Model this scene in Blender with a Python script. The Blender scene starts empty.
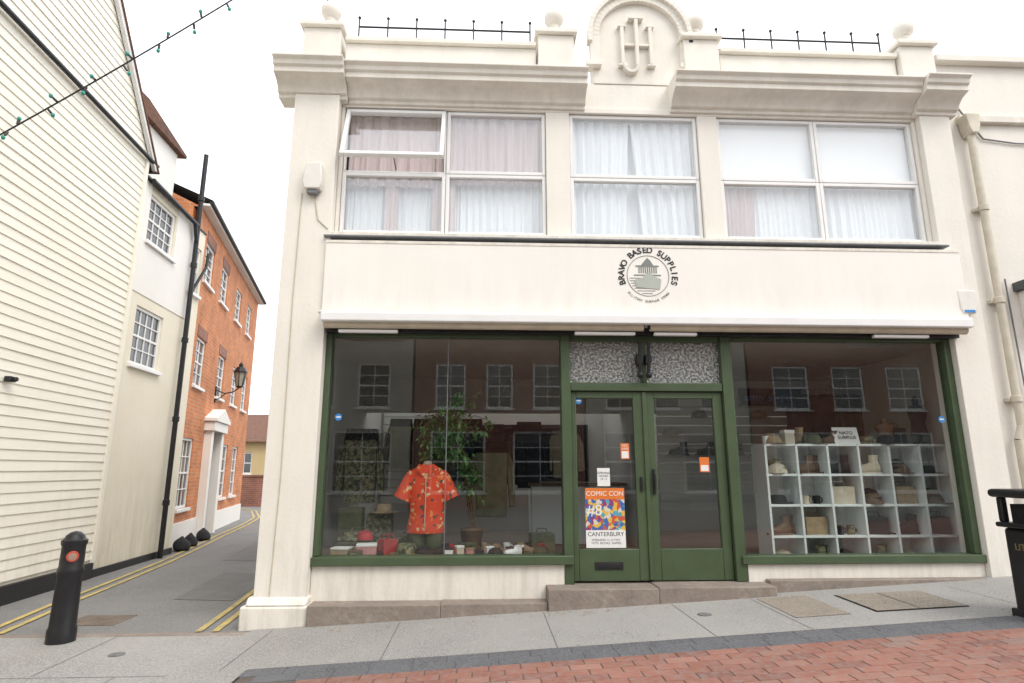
import bpy, bmesh, math, random
from mathutils import Matrix, Vector
random.seed(7)
sc=bpy.context.scene; col=sc.collection
I4=Matrix.Identity(4)
# ------------------------------------------------------------------ materials
def mat(name,c,rough=.6,var=.12,vs=3.,c2=None,bump=0.,bs=40.,metal=0.,stretch=(1,1,1),dirt=None,spec=.4,speck=None):
    m=bpy.data.materials.new(name); m.use_nodes=True; nt=m.node_tree; N=nt.nodes; L=nt.links
    b=N["Principled BSDF"]; b.inputs["Roughness"].default_value=rough; b.inputs["Metallic"].default_value=metal
    b.inputs["Specular IOR Level"].default_value=spec
    tc=N.new("ShaderNodeTexCoord"); mp=N.new("ShaderNodeMapping"); mp.inputs["Scale"].default_value=stretch
    L.new(tc.outputs["Object"],mp.inputs[0])
    n=N.new("ShaderNodeTexNoise"); n.inputs["Scale"].default_value=vs; n.inputs["Detail"].default_value=7; n.inputs["Roughness"].default_value=.62
    L.new(mp.outputs[0],n.inputs["Vector"])
    r=N.new("ShaderNodeValToRGB"); r.color_ramp.elements[0].position=.34; r.color_ramp.elements[1].position=.66
    if c2 is None: c2=tuple(x*(1-var) for x in c)
    r.color_ramp.elements[0].color=(*c2,1); r.color_ramp.elements[1].color=(*c,1)
    L.new(n.outputs["Fac"],r.inputs[0]); out=r.outputs[0]
    if speck:
        v=N.new("ShaderNodeTexNoise"); v.inputs["Scale"].default_value=speck[1]; v.inputs["Detail"].default_value=2
        L.new(tc.outputs["Object"],v.inputs["Vector"])
        rr=N.new("ShaderNodeValToRGB"); rr.color_ramp.elements[0].position=.4; rr.color_ramp.elements[1].position=.62
        rr.color_ramp.elements[0].color=(0,0,0,1); rr.color_ramp.elements[1].color=(1,1,1,1)
        L.new(v.outputs["Fac"],rr.inputs[0])
        mx=N.new("ShaderNodeMixRGB"); L.new(rr.outputs[0],mx.inputs[0]); L.new(out,mx.inputs[1]); mx.inputs[2].default_value=(*speck[0],1)
        out=mx.outputs[0]
    if dirt:
        z0,z1,dc,amt=dirt
        sx=N.new("ShaderNodeSeparateXYZ"); L.new(tc.outputs["Object"],sx.inputs[0])
        mr=N.new("ShaderNodeMapRange"); mr.inputs[1].default_value=z0; mr.inputs[2].default_value=z1; mr.inputs[3].default_value=1; mr.inputs[4].default_value=.16
        L.new(sx.outputs[2],mr.inputs[0])
        mp2=N.new("ShaderNodeMapping"); mp2.inputs["Scale"].default_value=(5,5,.7); L.new(tc.outputs["Object"],mp2.inputs[0])
        n2=N.new("ShaderNodeTexNoise"); n2.inputs["Scale"].default_value=1.6; n2.inputs["Detail"].default_value=8; n2.inputs["Roughness"].default_value=.7
        L.new(mp2.outputs[0],n2.inputs["Vector"])
        r2=N.new("ShaderNodeValToRGB"); r2.color_ramp.elements[0].position=.42; r2.color_ramp.elements[1].position=.75
        r2.color_ramp.elements[0].color=(0,0,0,1); r2.color_ramp.elements[1].color=(1,1,1,1); L.new(n2.outputs["Fac"],r2.inputs[0])
        mu=N.new("ShaderNodeMath"); mu.operation='MULTIPLY'; L.new(mr.outputs[0],mu.inputs[0]); L.new(r2.outputs[0],mu.inputs[1])
        mu2=N.new("ShaderNodeMath"); mu2.operation='MULTIPLY'; mu2.inputs[1].default_value=amt; L.new(mu.outputs[0],mu2.inputs[0])
        mx=N.new("ShaderNodeMixRGB"); L.new(mu2.outputs[0],mx.inputs[0]); L.new(out,mx.inputs[1]); mx.inputs[2].default_value=(*dc,1)
        out=mx.outputs[0]
    L.new(out,b.inputs["Base Color"])
    if bump:
        n3=N.new("ShaderNodeTexNoise"); n3.inputs["Scale"].default_value=bs; n3.inputs["Detail"].default_value=4
        L.new(tc.outputs["Object"],n3.inputs["Vector"])
        bp=N.new("ShaderNodeBump"); bp.inputs["Strength"].default_value=bump; bp.inputs["Distance"].default_value=.01
        L.new(n3.outputs["Fac"],bp.inputs["Height"]); L.new(bp.outputs[0],b.inputs["Normal"])
    return m
def brickmat(name,c1,c2,mortar,bw=.225,bh=.075):
    m=bpy.data.materials.new(name); m.use_nodes=True; nt=m.node_tree; N=nt.nodes; L=nt.links
    b=N["Principled BSDF"]; b.inputs["Roughness"].default_value=.85
    tc=N.new("ShaderNodeTexCoord"); s=N.new("ShaderNodeSeparateXYZ"); L.new(tc.outputs["Object"],s.inputs[0])
    ad=N.new("ShaderNodeMath"); ad.operation='ADD'; L.new(s.outputs[0],ad.inputs[0]); L.new(s.outputs[1],ad.inputs[1])
    cb=N.new("ShaderNodeCombineXYZ"); L.new(ad.outputs[0],cb.inputs[0]); L.new(s.outputs[2],cb.inputs[1])
    t=N.new("ShaderNodeTexBrick"); t.inputs["Scale"].default_value=1; t.inputs["Brick Width"].default_value=bw; t.inputs["Row Height"].default_value=bh
    t.inputs["Mortar Size"].default_value=.006; t.inputs["Color1"].default_value=(*c1,1); t.inputs["Color2"].default_value=(*c2,1); t.inputs["Mortar"].default_value=(*mortar,1)
    L.new(cb.outputs[0],t.inputs["Vector"])
    n=N.new("ShaderNodeTexNoise"); n.inputs["Scale"].default_value=2; n.inputs["Detail"].default_value=6; L.new(tc.outputs["Object"],n.inputs["Vector"])
    mr=N.new("ShaderNodeMapRange"); mr.inputs[1].default_value=.3; mr.inputs[2].default_value=.7; mr.inputs[3].default_value=.75; mr.inputs[4].default_value=1.15; L.new(n.outputs["Fac"],mr.inputs[0])
    mx=N.new("ShaderNodeVectorMath"); mx.operation='SCALE'; L.new(t.outputs["Color"],mx.inputs[0]); L.new(mr.outputs[0],mx.inputs["Scale"])
    L.new(mx.outputs[0],b.inputs["Base Color"])
    bp=N.new("ShaderNodeBump"); bp.invert=True; bp.inputs["Strength"].default_value=.5; bp.inputs["Distance"].default_value=.01
    L.new(t.outputs["Fac"],bp.inputs["Height"]); L.new(bp.outputs[0],b.inputs["Normal"])
    return m
def glassmat(name,tint=(.93,.96,.95),k=1.0,haze=0.,wob=0.):
    # thin pane: symmetric Schlick reflection over straight-through transmission
    m=bpy.data.materials.new(name); m.use_nodes=True; nt=m.node_tree; N=nt.nodes; L=nt.links; N.clear()
    o=N.new("ShaderNodeOutputMaterial"); tr=N.new("ShaderNodeBsdfTransparent"); tr.inputs[0].default_value=(*tint,1)
    g=N.new("ShaderNodeBsdfGlossy"); g.inputs["Roughness"].default_value=.0; g.inputs[0].default_value=(1,1,1,1)
    f=N.new("ShaderNodeLayerWeight"); f.inputs[0].default_value=.5
    pw=N.new("ShaderNodeMath"); pw.operation='POWER'; pw.inputs[1].default_value=5; L.new(f.outputs["Facing"],pw.inputs[0])
    ma=N.new("ShaderNodeMath"); ma.operation='MULTIPLY_ADD'; ma.inputs[1].default_value=.96; ma.inputs[2].default_value=.04; L.new(pw.outputs[0],ma.inputs[0])
    mu=N.new("ShaderNodeMath"); mu.operation='MULTIPLY'; mu.inputs[1].default_value=k; mu.use_clamp=True; L.new(ma.outputs[0],mu.inputs[0])
    ms=N.new("ShaderNodeMixShader"); L.new(mu.outputs[0],ms.inputs[0]); L.new(tr.outputs[0],ms.inputs[1]); L.new(g.outputs[0],ms.inputs[2])
    out=ms.outputs[0]
    if wob:
        tc=N.new("ShaderNodeTexCoord"); n=N.new("ShaderNodeTexNoise"); n.inputs["Scale"].default_value=wob[0]; L.new(tc.outputs["Object"],n.inputs["Vector"])
        bp=N.new("ShaderNodeBump"); bp.inputs["Strength"].default_value=wob[1]; bp.inputs["Distance"].default_value=.02; L.new(n.outputs["Fac"],bp.inputs["Height"]); L.new(bp.outputs[0],g.inputs["Normal"])
    if haze:
        d=N.new("ShaderNodeBsdfDiffuse"); m2=N.new("ShaderNodeMixShader"); m2.inputs[0].default_value=haze
        if wob:
            L.new(bp.outputs[0],d.inputs["Normal"])
            r=N.new("ShaderNodeValToRGB"); r.color_ramp.elements[0].position=.42; r.color_ramp.elements[1].position=.58; r.color_ramp.elements[0].color=(.2,.21,.2,1); r.color_ramp.elements[1].color=(.8,.8,.78,1)
            L.new(n.outputs["Fac"],r.inputs[0]); L.new(r.outputs[0],d.inputs[0])
        L.new(out,m2.inputs[1]); L.new(d.outputs[0],m2.inputs[2]); out=m2.outputs[0]
    L.new(out,o.inputs[0]); return m
def clothmat(name,c,c2,trans=.45):
    m=bpy.data.materials.new(name); m.use_nodes=True; nt=m.node_tree; N=nt.nodes; L=nt.links; N.clear()
    o=N.new("ShaderNodeOutputMaterial"); d=N.new("ShaderNodeBsdfDiffuse"); t=N.new("ShaderNodeBsdfTranslucent")
    tc=N.new("ShaderNodeTexCoord"); mp=N.new("ShaderNodeMapping"); mp.inputs["Scale"].default_value=(9,9,.8); n=N.new("ShaderNodeTexNoise"); n.inputs["Scale"].default_value=2
    L.new(tc.outputs["Object"],mp.inputs[0]); L.new(mp.outputs[0],n.inputs["Vector"])
    mx=N.new("ShaderNodeMixRGB"); mx.inputs[1].default_value=(*c,1); mx.inputs[2].default_value=(*c2,1); L.new(n.outputs["Fac"],mx.inputs[0])
    L.new(mx.outputs[0],d.inputs[0]); L.new(mx.outputs[0],t.inputs[0])
    ms=N.new("ShaderNodeMixShader"); ms.inputs[0].default_value=trans; L.new(d.outputs[0],ms.inputs[1]); L.new(t.outputs[0],ms.inputs[2]); L.new(ms.outputs[0],o.inputs[0])
    return m
def cellmat(name,cols,scale,rough=.7,feature='F1'):
    m=bpy.data.materials.new(name); m.use_nodes=True; nt=m.node_tree; N=nt.nodes; L=nt.links
    b=N["Principled BSDF"]; b.inputs["Roughness"].default_value=rough
    tc=N.new("ShaderNodeTexCoord"); nz=N.new("ShaderNodeTexNoise"); nz.inputs["Scale"].default_value=scale*.8; L.new(tc.outputs["Object"],nz.inputs["Vector"])
    va=N.new("ShaderNodeVectorMath"); va.operation='MULTIPLY_ADD'; va.inputs[1].default_value=(1.6/scale,)*3; L.new(nz.outputs["Color"],va.inputs[0]); L.new(tc.outputs["Object"],va.inputs[2])
    v=N.new("ShaderNodeTexVoronoi"); v.inputs["Scale"].default_value=scale; L.new(va.outputs[0],v.inputs["Vector"])
    s=N.new("ShaderNodeSeparateColor"); L.new(v.outputs["Color"],s.inputs[0])
    r=N.new("ShaderNodeValToRGB"); r.color_ramp.interpolation='CONSTANT'
    el=r.color_ramp.elements
    for i,(p,c) in enumerate(cols):
        e=el[i] if i<2 else el.new(p)
        e.position=p; e.color=(*c,1)
    L.new(s.outputs[0],r.inputs[0]); L.new(r.outputs[0],b.inputs["Base Color"]); return m
def attrmat(name,rough=.8,bump=.3,bs=60):
    m=bpy.data.materials.new(name); m.use_nodes=True; nt=m.node_tree; N=nt.nodes; L=nt.links
    b=N["Principled BSDF"]; b.inputs["Roughness"].default_value=rough
    a=N.new("ShaderNodeAttribute"); a.attribute_name="tint"
    tc=N.new("ShaderNodeTexCoord"); n=N.new("ShaderNodeTexNoise"); n.inputs["Scale"].default_value=1.3; n.inputs["Detail"].default_value=8; n.inputs["Roughness"].default_value=.7; L.new(tc.outputs["Object"],n.inputs["Vector"])
    mr=N.new("ShaderNodeMapRange"); mr.inputs[1].default_value=.3; mr.inputs[2].default_value=.7; mr.inputs[3].default_value=.78; mr.inputs[4].default_value=1.15; L.new(n.outputs["Fac"],mr.inputs[0])
    mx=N.new("ShaderNodeVectorMath"); mx.operation='SCALE'; L.new(a.outputs["Color"],mx.inputs[0]); L.new(mr.outputs[0],mx.inputs["Scale"])
    n4=N.new("ShaderNodeTexNoise"); n4.inputs["Scale"].default_value=22; n4.inputs["Detail"].default_value=5; L.new(tc.outputs["Object"],n4.inputs["Vector"])
    m4=N.new("ShaderNodeMapRange"); m4.inputs[1].default_value=.4; m4.inputs[2].default_value=.7; m4.inputs[3].default_value=0; m4.inputs[4].default_value=.55; L.new(n4.outputs["Fac"],m4.inputs[0])
    mm=N.new("ShaderNodeMixRGB"); mm.inputs[2].default_value=(.27,.22,.20,1); L.new(m4.outputs[0],mm.inputs[0]); L.new(mx.outputs[0],mm.inputs[1]); L.new(mm.outputs[0],b.inputs["Base Color"])
    n3=N.new("ShaderNodeTexNoise"); n3.inputs["Scale"].default_value=bs; n3.inputs["Detail"].default_value=4; L.new(tc.outputs["Object"],n3.inputs["Vector"])
    bp=N.new("ShaderNodeBump"); bp.inputs["Strength"].default_value=bump; bp.inputs["Distance"].default_value=.01; L.new(n3.outputs["Fac"],bp.inputs["Height"]); L.new(bp.outputs[0],b.inputs["Normal"])
    return m
M_rend=mat("cream_render",(.82,.785,.715),.75,.06,1.2,bump=.25,bs=25,dirt=(.1,1.1,(.33,.30,.24),.55))
M_trim=mat("cream_trim",(.82,.78,.705),.7,.12,2.5,bump=.15,bs=30,dirt=(5.4,6.0,(.40,.36,.28),.55))
M_board=mat("signboard_paint",(.84,.815,.76),.5,.04,1.,dirt=(3.0,3.5,(.5,.46,.4),.35))
M_white=mat("white_frame_paint",(.82,.82,.81),.4,.06,4)
M_lining=mat("interior_wall_paint",(.46,.44,.41),.8,.1,1.5)
M_green=mat("dark_green_gloss",(.075,.11,.058),.38,.2,3,bump=.05,bs=12)
M_glass=glassmat("shop_window_glass",(.95,.97,.965),k=1.15)
M_glassU=glassmat("upper_window_glass",(.97,.985,.99),k=2.3)
M_obs=glassmat("obscured_glass",k=1.2,haze=.32,wob=(38,.9))
M_stone=mat("step_stone",(.32,.28,.24),.85,.3,4,(.19,.16,.14),.6,30,speck=((.25,.2,.17),18))
M_pave=mat("pavement_concrete",(.32,.31,.295),.9,.2,.8,(.215,.21,.205),.5,70,speck=((.38,.37,.35),90))
M_asph=mat("alley_asphalt",(.19,.185,.18),.93,.2,.9,(.125,.125,.125),.8,80,speck=((.26,.255,.25),120))
M_ground=mat("outer_ground",(.17,.168,.16),.95,.2,.4,(.13,.13,.125),.4,50)
M_agg=mat("exposed_aggregate",(.28,.24,.195),.95,.3,6,(.19,.16,.135),.9,90,speck=((.38,.34,.28),110))
M_cover=mat("manhole_cover_iron",(.21,.17,.13),.8,.3,8,(.14,.11,.09),.6,60)
M_iron=mat("black_iron",(.018,.018,.02),.4,.3,10,bump=.1)
M_blackp=mat("black_plastic",(.02,.02,.022),.45,.3,6)
M_yellow=mat("yellow_line_paint",(.58,.44,.13),.8,.3,9,(.32,.27,.15),.3,60)
M_side=mat("weatherboard_paint",(.86,.83,.745),.6,.06,1.0,(.82,.785,.68),.12,20,stretch=(.5,1,3),dirt=(.2,1.6,(.45,.40,.30),.35))
M_bwall=mat("alley_render",(.80,.75,.63),.8,.08,1.2,(.74,.69,.56),.25,20,dirt=(.1,1.5,(.35,.3,.22),.5))
M_orange=brickmat("orange_brick",(.64,.225,.075),(.52,.17,.06),(.46,.36,.27))
M_redwall=brickmat("red_brick_wall",(.30,.12,.075),(.23,.09,.06),(.28,.24,.21))
M_tile=mat("clay_roof_tile",(.20,.09,.055),.85,.4,9,(.10,.06,.045),.6,30)
M_slate=mat("slate_roof",(.10,.10,.11),.7,.3,8,bump=.4,bs=30)
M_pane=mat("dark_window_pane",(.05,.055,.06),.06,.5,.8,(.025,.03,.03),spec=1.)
M_yhouse=mat("ochre_house_render",(.62,.50,.27),.85,.12,1)
M_ink=mat("black_ink",(.02,.02,.02),.6,.1,5)
M_teal=mat("teal_bulb",(.03,.30,.24),.25,.2,5)
M_floor=mat("shop_floor",(.22,.17,.13),.5,.3,3)
M_shelf=mat("shelf_white",(.82,.85,.84),.5,.04,3)
M_slat=mat("slatwall_panel",(.55,.55,.53),.6,.1,3)
M_pipe=mat("cream_pipe_paint",(.66,.61,.50),.5,.2,5,dirt=(.3,3,(.3,.26,.2),.5))
M_grey=mat("grey_sign_paint",(.09,.10,.105),.4,.2,4)
M_alarm=mat("alarm_box_plastic",(.75,.73,.68),.4,.08,8)
M_blue=mat("blue_sticker",(.05,.25,.60),.4,.1,9)
M_osign=mat("orange_sticker",(.75,.20,.05),.4,.1,9)
M_paper=mat("paper",(.80,.80,.78),.7,.05,20)
M_leafg=mat("plant_leaf",(.06,.17,.04),.5,.4,14,(.12,.27,.07))
M_bark=mat("plant_stem",(.13,.085,.05),.8,.3,20)
M_shirt=cellmat("hawaiian_cloth",[(0,(.72,.065,.02)),(.62,(.72,.065,.02)),(.70,(.76,.50,.28)),(.76,(.72,.065,.02)),(.88,(.10,.07,.06)),(.94,(.78,.25,.05))],30,.8)
M_camo=cellmat("camo_cloth",[(0,(.09,.10,.05)),(.3,(.16,.17,.09)),(.55,(.24,.20,.12)),(.8,(.045,.05,.03))],34,.85)
M_poster=cellmat("poster_print",[(0,(.55,.10,.05)),(.2,(.05,.14,.40)),(.4,(.70,.45,.06)),(.6,(.10,.35,.45)),(.75,(.65,.6,.5)),(.9,(.25,.05,.20))],24,.4)
M_red=mat("red_cloth",(.45,.03,.03),.7,.3,9)
M_pink=mat("pink_card",(.55,.25,.25),.6,.2,9)
M_brown=mat("brown_leather",(.16,.09,.05),.5,.4,9)
M_tan=mat("tan_suede",(.38,.28,.17),.8,.3,12)
M_black=mat("black_cloth",(.018,.018,.02),.8,.4,9)
M_navy=mat("navy_cloth",(.025,.03,.05),.85,.4,7)
M_olive=mat("olive_cloth",(.11,.115,.06),.85,.4,7)
M_creamc=mat("cream_cloth",(.60,.53,.41),.85,.2,7)
M_skin=mat("mannequin_plastic",(.5,.42,.34),.4,.1,5)
M_curt=clothmat("pinkish_curtain",(.80,.69,.68),(.62,.51,.50),.10)
M_sheer=clothmat("white_sheer",(.93,.94,.95),(.87,.88,.91),.08)
M_skysheet=clothmat("sky_white_sheet",(.94,.94,.94),(.92,.92,.93),.03)  # sheet colour standing in for white sky reflected in the upper panes
M_lamp=mat("lantern_glass",(.35,.34,.28),.15,.2,6)
M_lead=mat("lead_flashing",(.20,.21,.22),.6,.3,6)
# ------------------------------------------------------------------ builders
def root(name):
    e=bpy.data.objects.new(name,None); col.objects.link(e); e.empty_display_size=.2; return e
class Part:
    def __init__(s,name,m,parent=None,bevel=0.,M=I4,smooth=False,sub=0,seg=2):
        s.n=name;s.m=m;s.p=parent;s.b=bevel;s.M=M;s.s=smooth;s.sub=sub;s.seg=seg;s.bm=bmesh.new()
    def box(s,x0,x1,y0,y1,z0,z1,R=None):
        c=[(x0,y0,z0),(x1,y0,z0),(x1,y1,z0),(x0,y1,z0),(x0,y0,z1),(x1,y0,z1),(x1,y1,z1),(x0,y1,z1)]
        v=[s.bm.verts.new((R@Vector(q)) if R is not None else q) for q in c]
        for f in ((0,3,2,1),(4,5,6,7),(0,1,5,4),(1,2,6,5),(2,3,7,6),(3,0,4,7)): s.bm.faces.new([v[i] for i in f])
        return s
    def cyl(s,p0,p1,r0,r1=None,n=14):
        p0=Vector(p0);p1=Vector(p1); d=p1-p0; r1=r0 if r1 is None else r1
        Q=Matrix.Translation((p0+p1)/2)@d.to_track_quat('Z','Y').to_matrix().to_4x4()
        bmesh.ops.create_cone(s.bm,cap_ends=True,segments=n,radius1=r0,radius2=max(r1,1e-4),depth=d.length,matrix=Q); return s
    def path(s,pts,r,n=8):
        for a,b in zip(pts[:-1],pts[1:]): s.cyl(a,b,r,n=n)
        return s
    def sph(s,c,r,sc_=(1,1,1),n=16):
        bmesh.ops.create_uvsphere(s.bm,u_segments=n,v_segments=max(6,n*2//3),radius=r,matrix=Matrix.Translation(c)@Matrix.Diagonal((*sc_,1))); return s
    def face(s,pts): s.bm.faces.new([s.bm.verts.new(p) for p in pts]); return s
    def prism(s,pts,y0,y1):
        a=[s.bm.verts.new((x,y0,z)) for x,z in pts]; b=[s.bm.verts.new((x,y1,z)) for x,z in pts]; n=len(pts)
        s.bm.faces.new(a); s.bm.faces.new(b[::-1])
        for i in range(n): s.bm.faces.new([a[i],b[i],b[(i+1)%n],a[(i+1)%n]])
        return s
    def profx(s,prof,x0,x1):
        a=[s.bm.verts.new((x0,y,z)) for y,z in prof]; b=[s.bm.verts.new((x1,y,z)) for y,z in prof]; n=len(prof)
        s.bm.faces.new(a); s.bm.faces.new(b[::-1])
        for i in range(n): s.bm.faces.new([a[i],b[i],b[(i+1)%n],a[(i+1)%n]])
        return s
    def loft(s,rings,n=16,axis='Z',cap=True,R=None):
        rows=[]
        for c,ra,rb in rings:
            row=[]
            for i in range(n):
                t=2*math.pi*i/n; u,w=ra*math.cos(t),rb*math.sin(t)
                if axis=='Z': q=Vector((c[0]+u,c[1]+w,c[2]))
                elif axis=='X': q=Vector((c[0],c[1]+u,c[2]+w))
                else: q=Vector((c[0]+u,c[1],c[2]+w))
                if R is not None: q=R@q
                row.append(s.bm.verts.new(q))
            rows.append(row)
        for a,b in zip(rows[:-1],rows[1:]):
            for i in range(n): s.bm.faces.new([a[i],a[(i+1)%n],b[(i+1)%n],b[i]])
        if cap: s.bm.faces.new(rows[0][::-1]); s.bm.faces.new(rows[-1])
        return s
    def wall(s,x0,x1,z0,z1,ops,y=0.,d=.12):
        xs=sorted({x0,x1,*[o[0] for o in ops],*[o[1] for o in ops]}); zs=sorted({z0,z1,*[o[2] for o in ops],*[o[3] for o in ops]})
        V={}
        def g(x,yy,z):
            k=(round(x,4),round(yy,4),round(z,4))
            if k not in V: V[k]=s.bm.verts.new((x,yy,z))
            return V[k]
        for a,b in zip(xs[:-1],xs[1:]):
            for c,e in zip(zs[:-1],zs[1:]):
                mx,mz=(a+b)/2,(c+e)/2
                if any(o[0]<mx<o[1] and o[2]<mz<o[3] for o in ops): continue
                s.bm.faces.new([g(a,y,c),g(b,y,c),g(b,y,e),g(a,y,e)])
        for a,b,c,e in ops:
            for p,q in (((a,c),(b,c)),((b,c),(b,e)),((b,e),(a,e)),((a,e),(a,c))):
                s.face([(p[0],y,p[1]),(p[0],y+d,p[1]),(q[0],y+d,q[1]),(q[0],y,q[1])])
        return s
    def done(s):
        bmesh.ops.recalc_face_normals(s.bm,faces=s.bm.faces) 
        me=bpy.data.meshes.new(s.n); s.bm.to_mesh(me); s.bm.free()
        o=bpy.data.objects.new(s.n,me); col.objects.link(o); me.materials.append(s.m); o.matrix_world=s.M
        if s.p is not None: o.parent=s.p
        if s.b: 
            b=o.modifiers.new("b","BEVEL"); b.width=s.b; b.segments=s.seg; b.limit_method='ANGLE'; b.angle_limit=math.radians(35)
        if s.sub: u=o.modifiers.new("s","SUBSURF"); u.levels=u.render_levels=s.sub
        if s.s or s.b:
            for p in me.polygons: p.use_smooth=True
            if hasattr(me,"set_sharp_from_angle"): me.set_sharp_from_angle(angle=math.radians(38))
        return o
def text(parent,name,body,size,loc,m,ext=.003,R=None,align='CENTER',sx=1.):
    c=bpy.data.curves.new(name,"FONT"); c.body=body; c.size=size; c.align_x=align; c.align_y='CENTER'; c.extrude=ext; c.materials.append(m)
    o=bpy.data.objects.new(name,c); col.objects.link(o)
    o.matrix_world=Matrix.Translation(loc)@(R if R is not None else I4)@Matrix.Rotation(math.pi/2,4,'X')@Matrix.Diagonal((sx,1,1,1))
    if parent is not None: o.parent=parent
    return o
def sash(parent,M,x0,x1,z0,z1,cols,rows,y=.06,fw=.05,bw=.022,m=None,pane=None,sill=True):
    m=m or M_white
    f=Part("window_frame",m,parent,.004,M)
    f.box(x0,x0+fw,y,y+.05,z0,z1).box(x1-fw,x1,y,y+.05,z0,z1).box(x0+fw,x1-fw,y,y+.05,z0,z0+fw).box(x0+fw,x1-fw,y,y+.05,z1-fw,z1)
    for i in range(1,cols):
        xx=x0+fw+(x1-x0-2*fw)*i/cols; f.box(xx-bw/2,xx+bw/2,y+.012,y+.04,z0+fw,z1-fw)
    for j in range(1,rows):
        zz=z0+fw+(z1-z0-2*fw)*j/rows; w=bw*(1.8 if j*2==rows else 1); f.box(x0+fw,x1-fw,y+.009,y+.043,zz-w/2,zz+w/2)
    f.done()
    Part("window_pane",pane or M_pane,parent,0,M).box(x0+fw*.5,x1-fw*.5,y+.028,y+.034,z0+fw*.5,z1-fw*.5).done()
    if sill: Part("window_sill",m,parent,.005,M).box(x0-.06,x1+.06,-.06,y+.0,z0-.06,z0-.002).done()
def gz(x):
    if x<-2.2: return .06
    if x>9: return .176+.0529*9
    return .176+.0529*x
def sheet(name,m,x0,x1,y0,y1,off,nx=24,parent=None):
    p=Part(name,m,parent); xs=[x0+(x1-x0)*i/nx for i in range(nx+1)]
    for a in (-2.2,9.):
        if x0<a<x1: xs.append(a)
    xs=sorted(set(xs))
    r0=[p.bm.verts.new((x,y0,gz(x)+off)) for x in xs]; r1=[p.bm.verts.new((x,y1,gz(x)+off)) for x in xs]
    for i in range(len(xs)-1): p.bm.faces.new([r0[i],r0[i+1],r1[i+1],r1[i]])
    return p.done()
# ------------------------------------------------------------------ ground
sheet("ground",M_ground,-220,220,-220,260,-.012)
sheet("alley_road",M_asph,-5.6,-2.1,-.28,5.0,-.004)
pa=Part("street_road",M_asph)
pa.face([(-9.6,5,.056),(-2.1,5,.056),(-4.0,18,.056),(-12,18,.056)]).face([(-14,18,.056),(-4.0,18,.056),(-4.0,24,.056),(-14,24,.056)]); pa.done()
sheet("pavement",M_pave,-9,11,-1.42,-.28,0)
sheet("pavement",M_pave,-2.1,11,-.28,.3,0)
sheet("pavement",M_pave,-9,-1.68,-9,-1.42,0)
M_joint=mat("pavement_joint",(.15,.145,.14),.95,.3,9)
M_tar=mat("tarmac_repair",(.16,.158,.155),.95,.2,4,(.11,.11,.108),.7,80,speck=((.22,.215,.21),100))
p=Part("pavement_joints",M_joint)
for x in (-4.6,-3.2,-1.9,-.75,.55,1.75,2.5,4.4,5.9,7.5):
    j=random.uniform(-.01,.01); p.face([(x,-1.40,gz(x)+.003),(x+.005,-1.40,gz(x)+.003),(x+.005+j,-.29,gz(x)+.003),(x+j,-.29,gz(x)+.003)])
for a,b in ((-9,-5.65),(-5.6,-2.25)):
    p.face([(a,-1.44,.063),(b,-1.44,.063),(b,-1.434,.063),(a,-1.434,.063)])
for x in (-3.9,-2.6): p.face([(x,-3,.063),(x+.005,-3,.063),(x+.005,-1.44,.063),(x,-1.44,.063)])
p.done()
p=Part("tarmac_patch",M_tar); p.face([(-3.5,1.2,.060),(-2.8,1.1,.060),(-2.9,2.9,.060),(-3.7,3.0,.060)]).face([(-4.2,4.2,.060),(-3.6,4.1,.060),(-3.9,6.5,.060),(-4.6,6.6,.060)]); p.done()
e=Part("pavement_edging",M_stone,bevel=.004)
x=-5.05
while x<-2.5:
    e.box(x,x+.60,-.36,-.26,.0,.064+random.uniform(-.001,.001)); x+=.605
e.done()
def tinted(name,m):
    b=Part(name,m); lay=b.bm.faces.layers.int.new("k"); cols=[]
    def paver(x0,x1,y0,y1,c,g=.003,b_=.003,hj=.0008,top=.005):
        k=len(cols); cols.append(c); h=random.uniform(-hj,hj); tx=random.uniform(-.004,.004)
        xm=(x0+x1)/2
        def q(x,y,o): return b.bm.verts.new((x,y,gz(x)+o+h+tx*(x-xm)))
        o=[q(x0+g,y0+g,-.02),q(x1-g,y0+g,-.02),q(x1-g,y1-g,-.02),q(x0+g,y1-g,-.02)]
        m_=[q(x0+g,y0+g,top-.002),q(x1-g,y0+g,top-.002),q(x1-g,y1-g,top-.002),q(x0+g,y1-g,top-.002)]
        w=g+b_
        t_=[q(x0+w,y0+w,top),q(x1-w,y0+w,top),q(x1-w,y1-w,top),q(x0+w,y1-w,top)]
        for A,B in ((o,m_),(m_,t_)):
            for i in range(4): f=b.bm.faces.new([A[i],A[(i+1)%4],B[(i+1)%4],B[i]]); f[lay]=k
        f=b.bm.faces.new(t_); f[lay]=k
    def fin():
        o=b.done(); me=o.data
        ca=me.color_attributes.new("tint",'FLOAT_COLOR','CORNER'); ka=me.attributes["k"]
        for p in me.polygons:
            c=cols[ka.data[p.index].value]
            for li in p.loop_indices: ca.data[li].color=(*c,1)
    return paver,fin
M_pav=attrmat("paver_clay")
M_pav2=mat("sett_granite",(.125,.13,.145),.75,.25,5,(.085,.09,.10),.4,50,speck=((.16,.16,.165),60))
pv,fin=tinted("sett_channel",M_pav2)
for r in range(2):
    x=-1.70+.13*r
    while x<11:
        y0=-1.57-r*.15; L_=random.choice((.3,.3,.24)); pv(x,x+L_,y0,y0+.148,(.1,.1,.1),g=.0015,hj=.0005); x+=L_
fin()
M_bed=mat("paving_sand",(.15,.125,.11),.95,.3,9)
sheet("paving_bed",M_bed,-1.70,9.5,-5.2,-1.40,-.0)
pv,fin=tinted("brick_paving",M_pav)
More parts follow.
